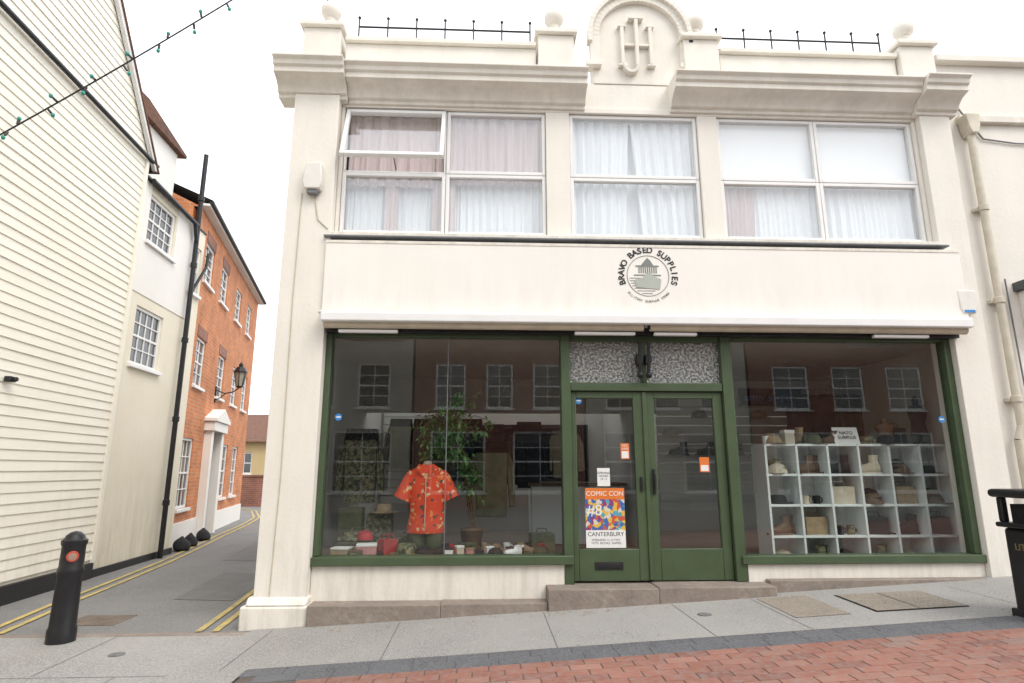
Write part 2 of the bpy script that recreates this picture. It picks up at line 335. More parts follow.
def bc():
    t=random.random(); j=random.uniform(.9,1.08)
    base=(.29,.125,.09) if t<.7 else ((.32,.155,.115) if t<.85 else ((.245,.11,.085) if t<.96 else (.27,.17,.14)))
    return tuple(c*j for c in base)
j=0; y=-1.722
while y>-4.6:
    x=-1.25+(.1075 if j%2 else 0)+random.uniform(-.006,.006)
    while x<9:
        pv(x,x+.213,y-.104,y,bc()); x+=.215
    y-=.1055; j+=1
fin()
sheet("pavement_patch",M_agg,2.55,3.02,-1.05,-.32,.004,6)
mc=root("manhole_cover")
def quadz(p,pts,o):
    p.face([(x,y,gz(x)+o) for x,y in pts])
p=Part("cover_frame",M_iron,mc); quadz(p,[(3.235,-1.045),(4.015,-1.075),(4.045,-.425),(3.255,-.385)],.004); p.done()
p=Part("cover_plate",M_agg,mc); quadz(p,[(3.25,-1.03),(4.0,-1.06),(4.03,-.44),(3.27,-.40)],.008); p.done()
p=Part("cover_joint",M_iron,mc); quadz(p,[(3.61,-1.04),(3.616,-1.04),(3.646,-.43),(3.64,-.43)],.011); p.done()
p=Part("drain_cover",M_cover,bevel=.003); 
p.box(-3.98,-3.48,.05,.07,.03,.064).box(-3.98,-3.48,.43,.45,.03,.064)
for i in range(12): p.box(-3.98+i*.042,-3.98+i*.042+.032,.073,.427,.03,.063)
p.done()
for k,(x,y,r) in enumerate([(-2.9,-.9,.06),(1.9,-.75,.06)]):
    p=Part("stopcock_cover",M_tar); p.cyl((x,y,gz(x)-.02),(x,y,gz(x)+.005),r,n=20); p.done()
def line(name,pts,w,off=.006):
    p=Part(name,M_yellow)
    L_=[];
    for i,q in enumerate(pts):
        a=Vector(pts[max(i-1,0)]);b=Vector(pts[min(i+1,len(pts)-1)]); d=(b-a).normalized(); n=Vector((d.y,-d.x))
        L_.append((Vector(q)-n*w/2,Vector(q)+n*w/2))
    for a,b in zip(L_[:-1],L_[1:]): p.face([(a[0].x,a[0].y,.06+off),(a[1].x,a[1].y,.06+off),(b[1].x,b[1].y,.06+off),(b[0].x,b[0].y,.06+off)])
    p.done()
base=[(-4.30,-.24),(-4.52,1.0),(-4.68,2.2),(-4.95,4.0),(-5.33,6.),(-5.75,8),(-6.2,10.5),(-6.8,13),(-8.,16),(-9.5,18)]
line("yellow_line",base,.06); line("yellow_line",[(x-.16,y) for x,y in base],.06)
rb=[(-2.42,-.24),(-2.52,.8),(-2.66,2),(-2.9,4)]
line("yellow_line",rb,.06); line("yellow_line",[(x-.15,y) for x,y in rb],.06)
p=Part("fallen_leaves",M_tan)
for i in range(130):
    x=random.choice([random.uniform(.3,1.2),random.uniform(-1.9,5),random.uniform(-4,5)]); y=random.uniform(-.5,-.28) if random.random()<.7 else random.uniform(-1.5,-.3)
    a=random.uniform(0,6.3); s=random.uniform(.005,.017); z=gz(x)+.007
    p.face([(x+s*math.cos(a+t),y+s*.6*math.sin(a+t)*1.,z+random.uniform(0,.006)) for t in (0,1.3,2.6,4.4)])
p.done()
# ------------------------------------------------------------------ SHOP
S=root("shop_building")
W=Part("front_wall",M_rend,S,.006)
W.box(-2.15,-1.66,-.12,.28,0,5.60)
W.box(5.06,5.42,-.08,.28,.2,5.60)
W.box(-1.657,.80,-.02,.16,.02,.585)
W.box(2.62,5.057,-.02,.16,.1,.575)
W.box(-1.657,5.057,.0,.28,2.925,3.97)
W.box(.665,.935,.0,.28,3.972,5.53).box(2.435,2.665,.0,.28,3.972,5.53)
W.box(-1.657,5.057,.0,.28,5.532,5.60)
W.box(-1.657,-1.62,.0,.28,3.972,5.53).box(5.02,5.057,.0,.28,3.972,5.53)
W.box(.9,2.6,.04,.28,5.602,5.94)
W.done()
Part("side_wall",M_rend,S).box(-2.147,-2.0,.28,3.4,0,6.1).box(5.45,5.6,.28,3.4,0,6.1).box(-2.0,5.45,3.3,3.4,3.0,6.1).box(-2.147,-2.0,3.4,9,0,3.3).box(5.45,5.6,3.4,9,0,3.3).box(-2.0,5.45,8.8,9,0,3.3).done()
Part("flat_roof",M_lead,S).box(-2.0,5.45,.28,3.3,5.85,5.95).box(-2.0,5.45,5.0,8.8,2.99,3.08).done()  # gap behind the front block is added to bring daylight into the shop
Part("pier_plinth",M_rend,S,.02).box(-2.24,-1.60,-.2,.05,-.02,.26).profx([(-.2,.26),(.05,.26),(.05,.33),(-.125,.33)],-2.2,-1.64).done()
Part("stone_ledge",M_stone,S,.008).box(-1.62,-.4,-.24,-.02,-.02,.27).box(-.398,.60,-.235,-.02,-.02,.275).done()
Part("door_step",M_stone,S,.010).box(.603,1.65,-.27,.2,.05,.40).box(1.652,2.78,-.27,.2,.05,.41).box(2.783,5.03,-.13,-.02,.1,.44).done()
Part("fascia_board",M_board,S,.006).box(-1.69,5.20,-.16,.02,3.075,3.86).done()
Part("fascia_joints",M_trim,S,.002).box(-1.69,5.20,-.166,-.158,3.83,3.862).box(-1.69,5.20,-.168,-.158,3.075,3.10).done()
Part("upper_sill",M_lead,S,.006).box(-1.72,5.10,-.17,.0,3.900,3.922).done()
Part("upper_sill_moulding",M_trim,S,.008).box(-1.66,5.04,-.12,.0,3.924,3.975).done()
a=Part("awning_cassette",M_white,S,.012); a.box(-1.66,5.12,-.30,-.06,2.955,3.045); a.box(-1.70,5.16,-.26,-.165,3.047,3.07); a.done()
a=Part("awning_roll",M_creamc,S,0,smooth=True); a.cyl((-1.64,-.2,2.94),(1.63,-.2,2.94),.042,n=16).cyl((1.70,-.2,2.94),(5.10,-.2,2.94),.042,n=16); a.done()
a=Part("awning_dark_gap",M_blackp,S,.004); a.box(-1.64,5.09,-.12,-.04,2.88,2.945); a.done()  # black strip stands in for the dark gap beneath the awning box
a=Part("strip_lights",M_white,S,.006)
for x0,x1 in ((-1.5,-.9),(.92,1.55),(1.75,2.2),(4.1,4.7)): a.box(x0,x1,-.19,-.14,2.86,2.892)
a.done()
a=Part("awning_arm",M_iron,S,.006)
for dx in (-.045,.045):
    a.cyl((1.66+dx,-.06,2.46),(1.66+dx,-.1,2.80),.018); a.sph((1.66+dx,-.07,2.46),.035); a.box(1.66+dx-.03,1.66+dx+.03,-.09,.03,2.58,2.68)
a.cyl((1.60,-.2,2.93),(1.66,-.22,3.02),.03).cyl((1.72,-.2,2.93),(1.66,-.22,3.02),.03); a.done()
def cprof(o,zt=0):
    return [(.1,5.56),(-.03-o,5.56),(-.03-o,5.60),(-.07-o,5.61),(-.09-o,5.66),(-.15-o,5.71),(-.23-o,5.735),(-.25-o,5.74),(-.25-o,5.80),(-.28-o,5.815),(-.29-o,5.86),(-.33-o,5.885),(-.33-o,5.905),(.1,5.94)]
c=Part("cornice",M_trim,S,.004)
c.profx(cprof(0),-1.58,1.12).profx(cprof(0),2.12,5.0)
c.profx(cprof(.07),-2.34,-1.583).profx(cprof(.07),5.003,5.50); c.done()
Part("parapet",M_trim,S,.008).box(-1.66,.56,.0,.22,5.92,6.36).box(-1.66,.56,-.05,.26,6.362,6.42).box(2.76,4.93,.0,.22,5.92,6.36).box(2.76,4.93,-.05,.26,6.362,6.42).done()
pd=Part("pedestals",M_trim,S,.01)
for x in (-1.92,.79,2.52,5.16):
    pd.box(x-.21,x+.21,-.07,.27,5.93,6.50).box(x-.25,x+.25,-.12,.31,6.502,6.56).box(x-.20,x+.20,-.07,.26,6.562,6.60)
pd.done()
bf=Part("ball_finials",M_trim,S,smooth=True)
for x in (-1.88,.79,2.52,5.16):
    bf.loft([((x,.09,6.60),.10,.10),((x,.09,6.64),.09,.09),((x,.09,6.69),.045,.045),((x,.09,6.74),.06,.06)],16); bf.sph((x,.09,6.85),.12,n=20)
bf.done()
cx,czc,R_=1.80,6.55,.56
def arcpts(r,z0,n=28,zb=None):
    pts=[(cx+r,zb)]+[(cx+r*math.cos(math.pi*i/n),czc+r*math.sin(math.pi*i/n)) for i in range(n+1)]+[(cx-r,zb)]
    return pts
Part("arched_panel",M_trim,S,.006).prism(arcpts(.56,0,zb=5.943),.03,.25).done()
mo=Part("arch_moulding",M_trim,S,.004)
o_=arcpts(.60,0,zb=6.2); i_=arcpts(.49,0,zb=6.2); o2=arcpts(.63,0,zb=6.45); i2=arcpts(.575,0,zb=6.45)
for A,B,ya in ((o_,i_,-.03),(o2,i2,-.07)):
    for k in range(len(A)-1):
        mo.prism([A[k],A[k+1],B[k+1],B[k]],ya,.05)
mo.box(1.15,1.33,-.05,.1,6.14,6.20).box(2.27,2.45,-.05,.1,6.14,6.20); 
mo.done()
# interlaced JH monogram in relief
mg=Part("monogram_strokes",M_trim,S,.005); mx0=1.73; mz=6.42
def bar(x0,x1,z0,z1,y=-.03): mg.box(mx0+x0,mx0+x1,y,.035,mz+z0,mz+z1)
for xx in (-.14,.20):
    bar(xx-.02,xx+.02,-.24,.26); bar(xx-.05,xx+.05,.262,.285); bar(xx-.05,xx+.05,-.265,-.242)
bar(-.12,.18,.005,.035,-.02)
bar(.01,.05,-.27,.36,-.045); bar(-.06,.12,.362,.39,-.045)
def arcs(cx_,cz_,r0,r1,a0,a1,n=14,y=-.045):
    for k in range(n):
        t0=math.radians(a0+(a1-a0)*k/n);t1=math.radians(a0+(a1-a0)*(k+1)/n)
        mg.prism([(mx0+cx_+r*math.cos(t),mz+cz_+r*math.sin(t)) for r,t in ((r1,t0),(r1,t1),(r0,t1),(r0,t0))],y,.035)
arcs(-.045,-.272,.056,.095,180,360); mg.sph((mx0-.118,-.01,mz-.262),.032,n=10)
mg.done()
rl=Part("roof_railing",M_iron,S)
for x0,x1 in ((-1.55,.50),(2.80,4.85)):
    rl.cyl((x0,.12,6.68),(x1,.12,6.68),.012,n=8).cyl((x0,.12,6.52),(x1,.12,6.52),.008,n=8)
    k=int((x1-x0)/.34)
    for i in range(k+1):
        x=x0+(x1-x0)*i/k; rl.cyl((x,.12,6.42),(x,.12,6.80),.010,n=8); rl.sph((x,.12,6.805),.02,n=8)
rl.done()
lx,lz=1.72,3.515; ly=-.163
for i,ch in enumerate("BRAVO BASED SUPPLIES"):
    a=math.radians(196-i*(212/19)); r=.285
    R=Matrix.Translation((lx+r*math.cos(a),ly,lz+r*math.sin(a)))@Matrix.Rotation(math.pi/2,4,'X')@Matrix.Rotation(a-math.pi/2,4,'Z')
    if ch==" ": continue
    c=bpy.data.curves.new("logo_letter","FONT"); c.body=ch; c.size=.092; c.align_x='CENTER'; c.align_y='CENTER'; c.extrude=.002; c.offset=.0018; c.materials.append(M_ink)
    o=bpy.data.objects.new("logo_letter",c); col.objects.link(o); o.matrix_world=R; o.parent=S
M_lg=mat("logo_grey",(.22,.24,.22),.6,.1,5); M_lg2=mat("logo_green",(.42,.45,.40),.6,.1,5)
for i,ch in enumerate("MILITARY SURPLUS STORE"):
    a=math.radians(222+i*(96/21)); r=.285
    if ch==" ": continue
    R=Matrix.Translation((lx+r*math.cos(a),ly,lz+r*math.sin(a)))@Matrix.Rotation(math.pi/2,4,'X')@Matrix.Rotation(a+math.pi/2,4,'Z')
    c=bpy.data.curves.new("logo_letter","FONT"); c.body=ch; c.size=.034; c.align_x='CENTER'; c.align_y='CENTER'; c.extrude=.002; c.materials.append(M_lg)
    o=bpy.data.objects.new("logo_letter",c); col.objects.link(o); o.matrix_world=R; o.parent=S
lo=Part("logo_ring",M_lg,S)
for r0,r1 in ((.222,.228),):
    for k in range(48):
        a0=2*math.pi*k/48;a1=2*math.pi*(k+1)/48
        lo.prism([(lx+r*math.cos(t),lz+r*math.sin(t)) for r,t in((r1,a0),(r1,a1),(r0,a1),(r0,a0))],ly-.001,ly+.004)
lo.done()
lo=Part("logo_emblem",M_lg,S)
for i in range(9): lo.box(lx-.10+i*.023,lx-.088+i*.023,ly-.001,ly+.004,lz+.03,lz+.10)
lo.box(lx-.15,lx+.14,ly-.001,ly+.004,lz+.0,lz+.012)
lo.box(lx-.13,lx+.12,ly-.001,ly+.004,lz+.10,lz+.115).prism([(lx-.07,lz+.118),(lx+.06,lz+.118),(lx+.03,lz+.17),(lx,lz+.2),(lx-.03,lz+.17)],ly-.001,ly+.004)
for i in range(7):
    w=math.sqrt(max(0,.2**2-(.02+i*.028)**2)); lo.box(lx-w,lx+w*.6,ly-.001,ly+.004,lz-.03-i*.028,lz-.025-i*.028)
lo.done()
lo=Part("logo_figure",M_lg2,S)
lo.prism([(lx-.13,lz-.13),(lx+.12,lz-.15),(lx+.14,lz-.04),(lx+.05,lz+.0),(lx+.04,lz+.03),(lx-.02,lz+.03),(lx-.05,lz-.02),(lx-.15,lz-.05)],ly-.004,ly-.0015); lo.done()
# ---- upper windows
def frame(p,x0,x1,z0,z1,y0,y1,w):
    p.box(x0,x0+w,y0,y1,z0,z1).box(x1-w,x1,y0,y1,z0,z1).box(x0+w,x1-w,y0,y1,z0,z0+w).box(x0+w,x1-w,y0,y1,z1-w,z1)
uf=Part("upper_window_frames",M_white,S,.006)
g=Part("upper_glass",M_glassU,S)
def light(x0,x1,z0,z1,w=.04):
    frame(uf,x0,x1,z0,z1,.035,.10,w); g.box(x0+w*.6,x1-w*.6,.066,.070,z0+w*.6,z1-w*.6)
light(-1.615,-.47,4.02,4.745); light(-.465,.66,4.02,4.745); light(-.465,.66,4.75,5.525)
frame(uf,-1.615,-.47,4.75,5.525,.045,.10,.022)
light(.94,2.43,4.02,4.735); light(.94,2.43,4.74,5.525)
light(2.67,3.83,4.02,4.735); light(3.835,5.015,4.02,4.735); light(2.67,3.83,4.74,5.525); light(3.835,5.015,4.74,5.525)
uf.done(); g.done()
Mo=Matrix.Translation((0,.03,5.50))@Matrix.Rotation(-math.radians(19),4,'X')
o=Part("open_casement",M_white,S,.006,Mo); frame(o,-1.60,-.48,-.72,0,-.03,.03,.045); o.done()
Part("open_casement_glass",M_glassU,S,0,Mo).box(-1.57,-.51,-.002,.002,-.69,-.03).done()
Part("casement_stay",M_iron,S).cyl((-1.03,.06,4.80),(-1.03,-.2,4.87),.006,n=6).done()
Part("upper_room",mat("upper_room_paint",(.6,.58,.55),.8,.1,1),S).box(-1.99,5.44,.3,3.25,3.90,3.95).box(-1.99,5.44,.3,3.25,5.75,5.80).box(-1.99,5.44,3.2,3.25,3.95,5.75).box(.7,.8,.3,3.2,3.95,5.75).box(2.5,2.6,.3,3.2,3.95,5.75).done()
def curtain(name,m,x0,x1,z0,z1,y,amp=.03,per=.11,tie=0.):
    p=Part(name,m,S,smooth=True); n=int((x1-x0)/.012); rows=10; ph=random.random()*6
    G=[]
    for j in range(rows+1):
        t=j/rows; row=[]
        for i in range(n+1):
            x=x0+(x1-x0)*i/n
            yy=y+amp*(.6+.4*t)*(math.sin(2*math.pi*x/per+ph+.9*math.sin(x*9+ph))*(.6+.4*math.sin(x*5+ph))+.4*math.sin(2*math.pi*x/(per*.43)+ph*2+t))
            xx=x+tie*t*(i/n if tie<0 else (1-i/n))*(x1-x0)
            row.append(p.bm.verts.new((xx,yy,z1+(z0-z1)*t)))
        G.append(row)
    for j in range(rows):
        for i in range(n): p.bm.faces.new([G[j][i],G[j][i+1],G[j+1][i+1],G[j+1][i]])
    p.done()
curtain("curtain",M_sheer,-1.6,.66,3.98,5.5,.21,.018,.09)
curtain("curtain",M_curt,-1.58,-.60,4.62,5.5,.135,.03,.16); curtain("curtain",M_curt,-.42,.66,4.66,5.5,.135,.03,.16)
curtain("curtain",M_curt,-.62,-.36,3.98,5.5,.13,.025,.13); curtain("curtain",M_curt,-1.15,-1.0,3.98,4.8,.16,.02,.1)
curtain("curtain",M_sheer,.95,2.43,3.98,5.5,.22,.012,.2)
curtain("curtain",M_sheer,.95,1.66,3.98,5.5,.155,.03,.13,-.12); curtain("curtain",M_sheer,1.68,2.43,3.98,5.5,.155,.03,.13,.12)
curtain("curtain",M_skysheet,2.66,5.02,4.70,5.52,.13,.0015,.5)  # added white sheet, gives the upper right panes their reflected-sky white
curtain("curtain",M_curt,2.70,3.1,3.98,4.72,.155,.025,.12,-.1); curtain("curtain",M_sheer,3.05,5.0,3.98,4.72,.17,.03,.14)
# ---- shop front joinery
gr=Part("shopfront_frame",M_green,S,.006)
gr.box(-1.657,.88,-.07,.12,.588,.67).box(2.56,5.057,-.06,.12,.578,.655)
gr.box(-1.657,-1.60,-.01,.11,.672,2.92).box(4.985,5.057,-.01,.11,.657,2.92)
gr.box(.79,.885,-.03,.13,.40,2.92).box(2.50,2.61,-.03,.13,.41,2.92)
gr.box(.887,2.498,-.015,.12,2.30,2.385)
gr.box(-1.598,.788,.0,.10,2.86,2.92).box(2.612,4.983,.0,.10,2.86,2.92).box(.887,2.498,.0,.10,2.83,2.92)
gr.box(1.655,1.70,.0,.10,2.387,2.828)
gr.done()
Part("window_beads",M_lead,S,.001).box(-.399,-.391,.05,.066,.672,2.858).done()
dr=Part("door_leaves",M_green,S,.006)
for x0,x1,g0,g1 in ((.890,1.655,.945,1.545),(1.662,2.495,1.765,2.395)):
    dr.box(x0,g0,.02,.075,.42,2.296).box(g1,x1,.02,.075,.42,2.296).box(g0,g1,.02,.075,.42,.72).box(g0,g1,.02,.075,2.225,2.296)
dr.box(1.64,1.68,.0,.03,.43,2.29); dr.done()
Part("door_glass",M_glass,S).box(.94,1.55,.045,.05,.715,2.23).box(1.76,2.40,.045,.05,.715,2.23).done()
Part("letter_plate",M_blackp,S,.004).box(1.10,1.38,.008,.02,.53,.60).box(1.13,1.35,.004,.01,.545,.585).done()
Part("door_handle",M_iron,S,.003).box(1.715,1.74,-.005,.02,1.25,1.5).cyl((1.728,-.03,1.3),(1.728,-.03,1.45),.009).box(1.585,1.61,.0,.02,1.28,1.42).done()
Part("shop_glass",M_glass,S).box(-1.60,-.398,.055,.061,.67,2.87).box(-.392,.79,.055,.061,.67,2.87).box(2.61,4.985,.055,.061,.655,2.87).done()
Part("transom_glass",M_obs,S).box(.887,1.655,.05,.056,2.385,2.83).box(1.70,2.498,.05,.056,2.385,2.83).done()
# ---- shop interior shell
Part("shop_floor",M_floor,S).box(-1.99,5.44,.17,8,.30,.41).done()
Part("shop_ceiling",M_lining,S).box(-1.99,5.44,.29,3.55,2.93,2.99).box(-1.99,5.44,3.45,3.55,2.38,2.928).done()  # stops short of an added roof opening for daylight; downstand hides it
Part("shop_back_wall",M_lining,S).box(-1.99,5.44,5.0,5.1,.41,2.985).box(-1.99,-1.9,.3,5,.41,2.93).box(5.40,5.44,.3,5,.41,2.93).box(2.2,2.3,2.6,5,.41,2.93).done()
sl=Part("slatwall",M_slat,S,.003)
for i in range(14): sl.box(-1.85,-.7,4.93,4.99,.9+i*.14,1.025+i*.14); sl.box(2.62,5.38,2.9,2.95,.9+i*.14,1.025+i*.14)
sl.done()
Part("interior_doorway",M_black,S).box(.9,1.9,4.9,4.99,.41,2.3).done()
Part("stall_deck",M_floor,S,.005).box(-1.88,.76,.17,1.25,.42,.62).done()
Part("wall_banner",M_navy,S,.004).box(3.9,4.9,2.86,2.885,2.45,2.72).done(); text(S,"banner_text","army surplus",.16,(4.4,2.857,2.58),M_blue,.001)
# --------------------------------------------------------------- window display goods
ct=root("shop_counter"); Part("counter_body",M_shelf,ct,.01).box(.7,2.1,3.0,3.6,.42,1.25).done(); Part("counter_top",M_brown,ct,.01).box(.66,2.14,2.95,3.65,1.253,1.30).done()
def jacket(m,x,y,z,w=.5,h=.75,name="jacket",rz=0):
    R=Matrix.Translation((x,y,z))@Matrix.Rotation(rz,4,'Z')
    p=Part(name,m,None,.03,R,seg=3)
    p.prism([(-.07,0),(.07,0),(.2*w/.5,-.05),(.27*w/.5,-.2),(.29*w/.5,-h*.85),(.21*w/.5,-h*.87),(.19*w/.5,-.3),(.18*w/.5,-h),(-.18*w/.5,-h),(-.19*w/.5,-.3),(-.21*w/.5,-h*.87),(-.29*w/.5,-h*.85),(-.27*w/.5,-.2),(-.2*w/.5,-.05)],-.05,.06); p.done()
rk=root("clothes_rail"); k=Part("rail",M_iron,rk); k.cyl((-.9,3.2,2.12),(1.5,3.2,2.12),.014).cyl((-.9,3.2,.41),(-.9,3.2,2.12),.014).cyl((1.5,3.2,.41),(1.5,3.2,2.12),.014); k.done()
for i,m in enumerate([M_olive,M_navy,M_black,M_navy,M_black,M_navy,M_black,M_creamc]):
    jacket(m,-.72+i*.28,3.2+random.uniform(-.05,.05),2.08,h=random.uniform(.7,1.0),rz=random.uniform(-.5,.5))
def cap(m,x,y,z,r=.1,a=0,name="cap"):
    R=Matrix.Translation((x,y,z))@Matrix.Rotation(a,4,'Z')
    p=Part(name,m,None,0,R,smooth=True)
    p.loft([((0,0,0),r,r),((0,0,r*.35),r*.98,r*.98),((0,0,r*.75),r*.78,r*.78),((0,0,r*.98),r*.4,r*.4),((0,0,r*1.05),r*.08,r*.08)],18)
    p.loft([((0,-r*.75,.004),r*.8,r*.95),((0,-r*.75,.012),r*.78,r*.93)],16); p.done()
def hat(m,x,y,z,r=.1,name="brimmed_hat"):
    p=Part(name,m,None,0,Matrix.Translation((x,y,z)),smooth=True)
    p.loft([((0,0,0),r*1.6,r*1.5),((0,0,.01),r*1.62,r*1.5),((0,0,.014),r*.98,r*.95),((0,0,r*.7),r*.9,r*.85),((0,0,r*.95),r*.7,r*.6),((0,0,r*.85),r*.2,r*.2)],20); p.done()
def boot(m,x,y,z,s=1.,a=0,hi=.1,name="boot"):
    R=Matrix.Translation((x,y,z))@Matrix.Rotation(a,4,'Z')@Matrix.Scale(s,4)
    p=Part(name,m,None,0,R,smooth=True)
    p.loft([((-.135,0,.03),.02,.025),((-.12,0,.04),.04,.04),((-.06,0,.045),.045,.045),((0,0,.055),.042,.055),((.05,0,.07),.036,.068),((.10,0,.075),.036,.07),((.125,0,.06),.028,.05)],14,'X')
    p.loft([((.06,0,.08),.06,.036),((.07,0,.12),.048,.034),((.075,0,.12+hi),.052,.038)],14)
    p.box(-.15,.13,-.045,.045,-.0,.018); p.done()
def mug(m,x,y,z,name="mug"):
    p=Part(name,m,None,0,Matrix.Translation((x,y,z)),smooth=True)
    p.loft([((0,0,0),.035,.035),((0,0,.09),.04,.04),((0,0,.088),.034,.034),((0,0,.01),.03,.03)],16)
    pts=[(.035+.03*math.sin(t),0,.045+.028*math.cos(t)) for t in [i*math.pi/6 for i in range(7)]]; p.path(pts,.006,6); p.done()
def bag(m,x,y,z,w,d,h,a=0,name="bag"):
    R=Matrix.Translation((x,y,z))@Matrix.Rotation(a,4,'Z')
    p=Part(name,m,None,min(d,h)*.28,R,seg=3); p.box(-w/2,w/2,-d/2,d/2,0,h)
    p.path([(-w*.25,0,h),(-w*.2,0,h+.05),(w*.2,0,h+.05),(w*.25,0,h)],.006,6); p.done()
def folded(ms_,x,y,z,w=.22,d=.2,name="folded_clothes"):
    r=root(name)
    for i,m in enumerate(ms_):
        Part("garment",m,r,.012).box(x-w/2+random.uniform(-.01,.01),x+w/2,y-d/2,y+d/2+random.uniform(-.01,.01),z+i*.042,z+i*.042+.039).done()
def carton(m,x,y,z,w,d,h,a=0,lid=None,name="box_carton"):
    R=Matrix.Translation((x,y,z))@Matrix.Rotation(a,4,'Z')
    r=root(name); r.matrix_world=R
    Part("body",m,None,.004,I4).box(-w/2,w/2,-d/2,d/2,0,h*.78).done().parent=r
    Part("lid",lid or M_paper,None,.004,I4).box(-w/2-.004,w/2+.004,-d/2-.004,d/2+.004,h*.785,h).done().parent=r
mq=root("mannequin"); my=.60; mx_=-.63
b=Part("shirt_body",M_shirt,mq,smooth=True)
def shring(z,a,bb,dx=0): return ((mx_+dx,my,z),a,bb)
b.loft([shring(.83,.205,.14),shring(.85,.21,.145),shring(.95,.195,.13,.004),shring(1.05,.185,.122,.008),shring(1.15,.195,.13,.0),shring(1.25,.195,.125),shring(1.40,.20,.12),shring(1.49,.17,.10),shring(1.535,.10,.075),shring(1.55,.065,.06)],24)
for sgn in (-1,1):
    R=Matrix.Translation((mx_+sgn*.15,my,1.44))@Matrix.Rotation(sgn*math.radians(-24),4,'Y')
    b.loft([((0,0,.03),.065,.07),((0,0,-.05),.085,.085),((0,0,-.28),.10,.095)],18,R=R)
b.done()
Part("shirt_collar",M_shirt,mq,.004).prism([(mx_-.08,1.56),(mx_-.01,1.44),(mx_-.04,1.42),(mx_-.11,1.50)],my-.135,my-.12).prism([(mx_+.08,1.56),(mx_+.01,1.44),(mx_+.04,1.42),(mx_+.11,1.50)],my-.135,my-.12).done()
Part("shirt_placket",M_creamc,mq,.002).box(mx_-.004,mx_+.004,my-.149,my-.12,.86,1.40).done()
Part("mannequin_neck",M_skin,mq,smooth=True).loft([((mx_,my,1.52),.05,.05),((mx_,my,1.58),.045,.045),((mx_,my,1.59),.02,.02)],16).done()
Part("shorts",M_olive,mq,smooth=True).loft([((mx_-.09,my,.64),.10,.10),((mx_-.09,my,.86),.11,.11)],16).loft([((mx_+.09,my,.64),.10,.10),((mx_+.09,my,.86),.11,.11)],16).done()
# artificial plant: crown above the shirt
pl=root("potted_ficus")
Part("pot",M_brown,pl,smooth=True).loft([((-.14,.9,.62),.10,.10),((-.14,.9,.82),.13,.13),((-.14,.9,.83),.14,.14),((-.14,.9,.85),.12,.12)],20).done()
st=Part("stems",M_bark,pl)
for k in range(3): st.path([(-.14+.02*k,.9,.8),(-.2+.03*k,.9,1.2),(-.28+.07*math.sin(k*2),.86,1.6),(-.45+.1*math.cos(k*2.2),.80,2.0)],.013,8)
lf=Part("leaves",M_leafg,pl)
for k in range(86):
    a0=random.uniform(0,6.28); o=Vector((-.47+random.uniform(-.08,.14),.74,random.uniform(1.68,2.12)))
    d=Vector((math.cos(a0)*.42,math.sin(a0)*.30,random.uniform(-.1,.42)))*random.uniform(.35,1.0)
    if random.random()<.16: o=Vector((-.30,.82,random.uniform(1.4,1.7))); d=Vector((random.uniform(.0,.30),random.uniform(-.15,.1),-random.uniform(.0,.3)))
    mid=o+d*.6+Vector((0,0,.05)); tip=o+d-Vector((0,0,.07)); tip.y=max(tip.y,.25); mid.y=max(mid.y,.3)
    st.path([o,mid,tip],.004,5)
    for q in range(24):
        t=random.uniform(.2,1.05); c=o.lerp(tip,t)+Vector((random.uniform(-.05,.05),random.uniform(-.05,.05),random.uniform(-.04,.06)))
        dr_=Vector((random.uniform(-1,1),random.uniform(-1,1),random.uniform(-1.1,.2))).normalized(); sd=dr_.cross(Vector((random.uniform(-.4,.4),random.uniform(-.4,.4),1))).normalized()
        l=random.uniform(.05,.09); w=l*.22
        lf.face([c,c+dr_*l*.45+sd*w,c+dr_*l,c+dr_*l*.45-sd*w])
st.done(); lf.done()
Zd=.622
bag(M_camo,-1.38,.75,Zd,.3,.2,.2,.2,"camo_bag"); bag(M_olive,-1.5,.95,Zd,.25,.2,.45,0,"rucksack"); bag(M_camo,-1.2,1.05,Zd,.28,.2,.38,0,"rucksack")
folded([M_camo,M_tan,M_olive,M_camo],-1.45,.62,Zd); folded([M_olive,M_camo,M_tan],-1.05,.78,Zd); folded([M_camo,M_olive],-.2,.75,Zd)
carton(M_pink,-1.22,.42,Zd,.2,.14,.12,.15,M_paper); carton(M_tan,-1.47,.38,Zd,.18,.14,.09,-.1); carton(M_camo,-1.3,.28,Zd,.12,.1,.07,.3,M_brown)
cap(M_red,-1.28,.6,Zd+.14,.09,.3); bag(M_red,-.98,.42,Zd,.14,.1,.16,.3,"red_bag"); bag(M_red,-1.06,.6,Zd+.02,.12,.1,.12,-.3,"red_bag")
hat(M_camo,-.80,.36,Zd+.02,.11); cap(M_black,-.62,.34,Zd,.1,.2); bag(M_camo,-.86,.78,Zd,.24,.16,.14,0,"camo_bag"); boot(M_black,-.46,.36,Zd,.8,.2,.03,"shoe")
for i in range(8): carton([M_paper,M_creamc,M_pink,M_navy][i%4],-.36+i*.105,.32+.06*(i%3),Zd,.08,.06,.05+.06*random.random(),random.uniform(-.5,.5),[M_navy,M_paper,M_tan][i%3],"boxed_toy")
for i in range(9): mug(random.choice([M_olive,M_paper,M_black,M_red,M_tan]),-.35+i*.12,.56+.1*(i%2),Zd)
cap(M_black,.12,.30,Zd,.085,-.3); cap(M_olive,.60,.36,Zd,.09,.4); boot(M_paper,.30,.30,Zd,.75,.4,.02,"shoe"); boot(M_tan,.44,.48,Zd,.8,2.6,.02,"shoe"); bag(M_olive,.64,.75,Zd,.26,.2,.18,.1,"kit_bag")
hat(M_tan,-1.15,1.0,Zd+.39,.1); jacket(M_olive,.08,1.15,1.75,h=.8,name="hanging_shirt"); jacket(M_camo,-1.5,1.3,1.9,h=.8,name="hanging_shirt")
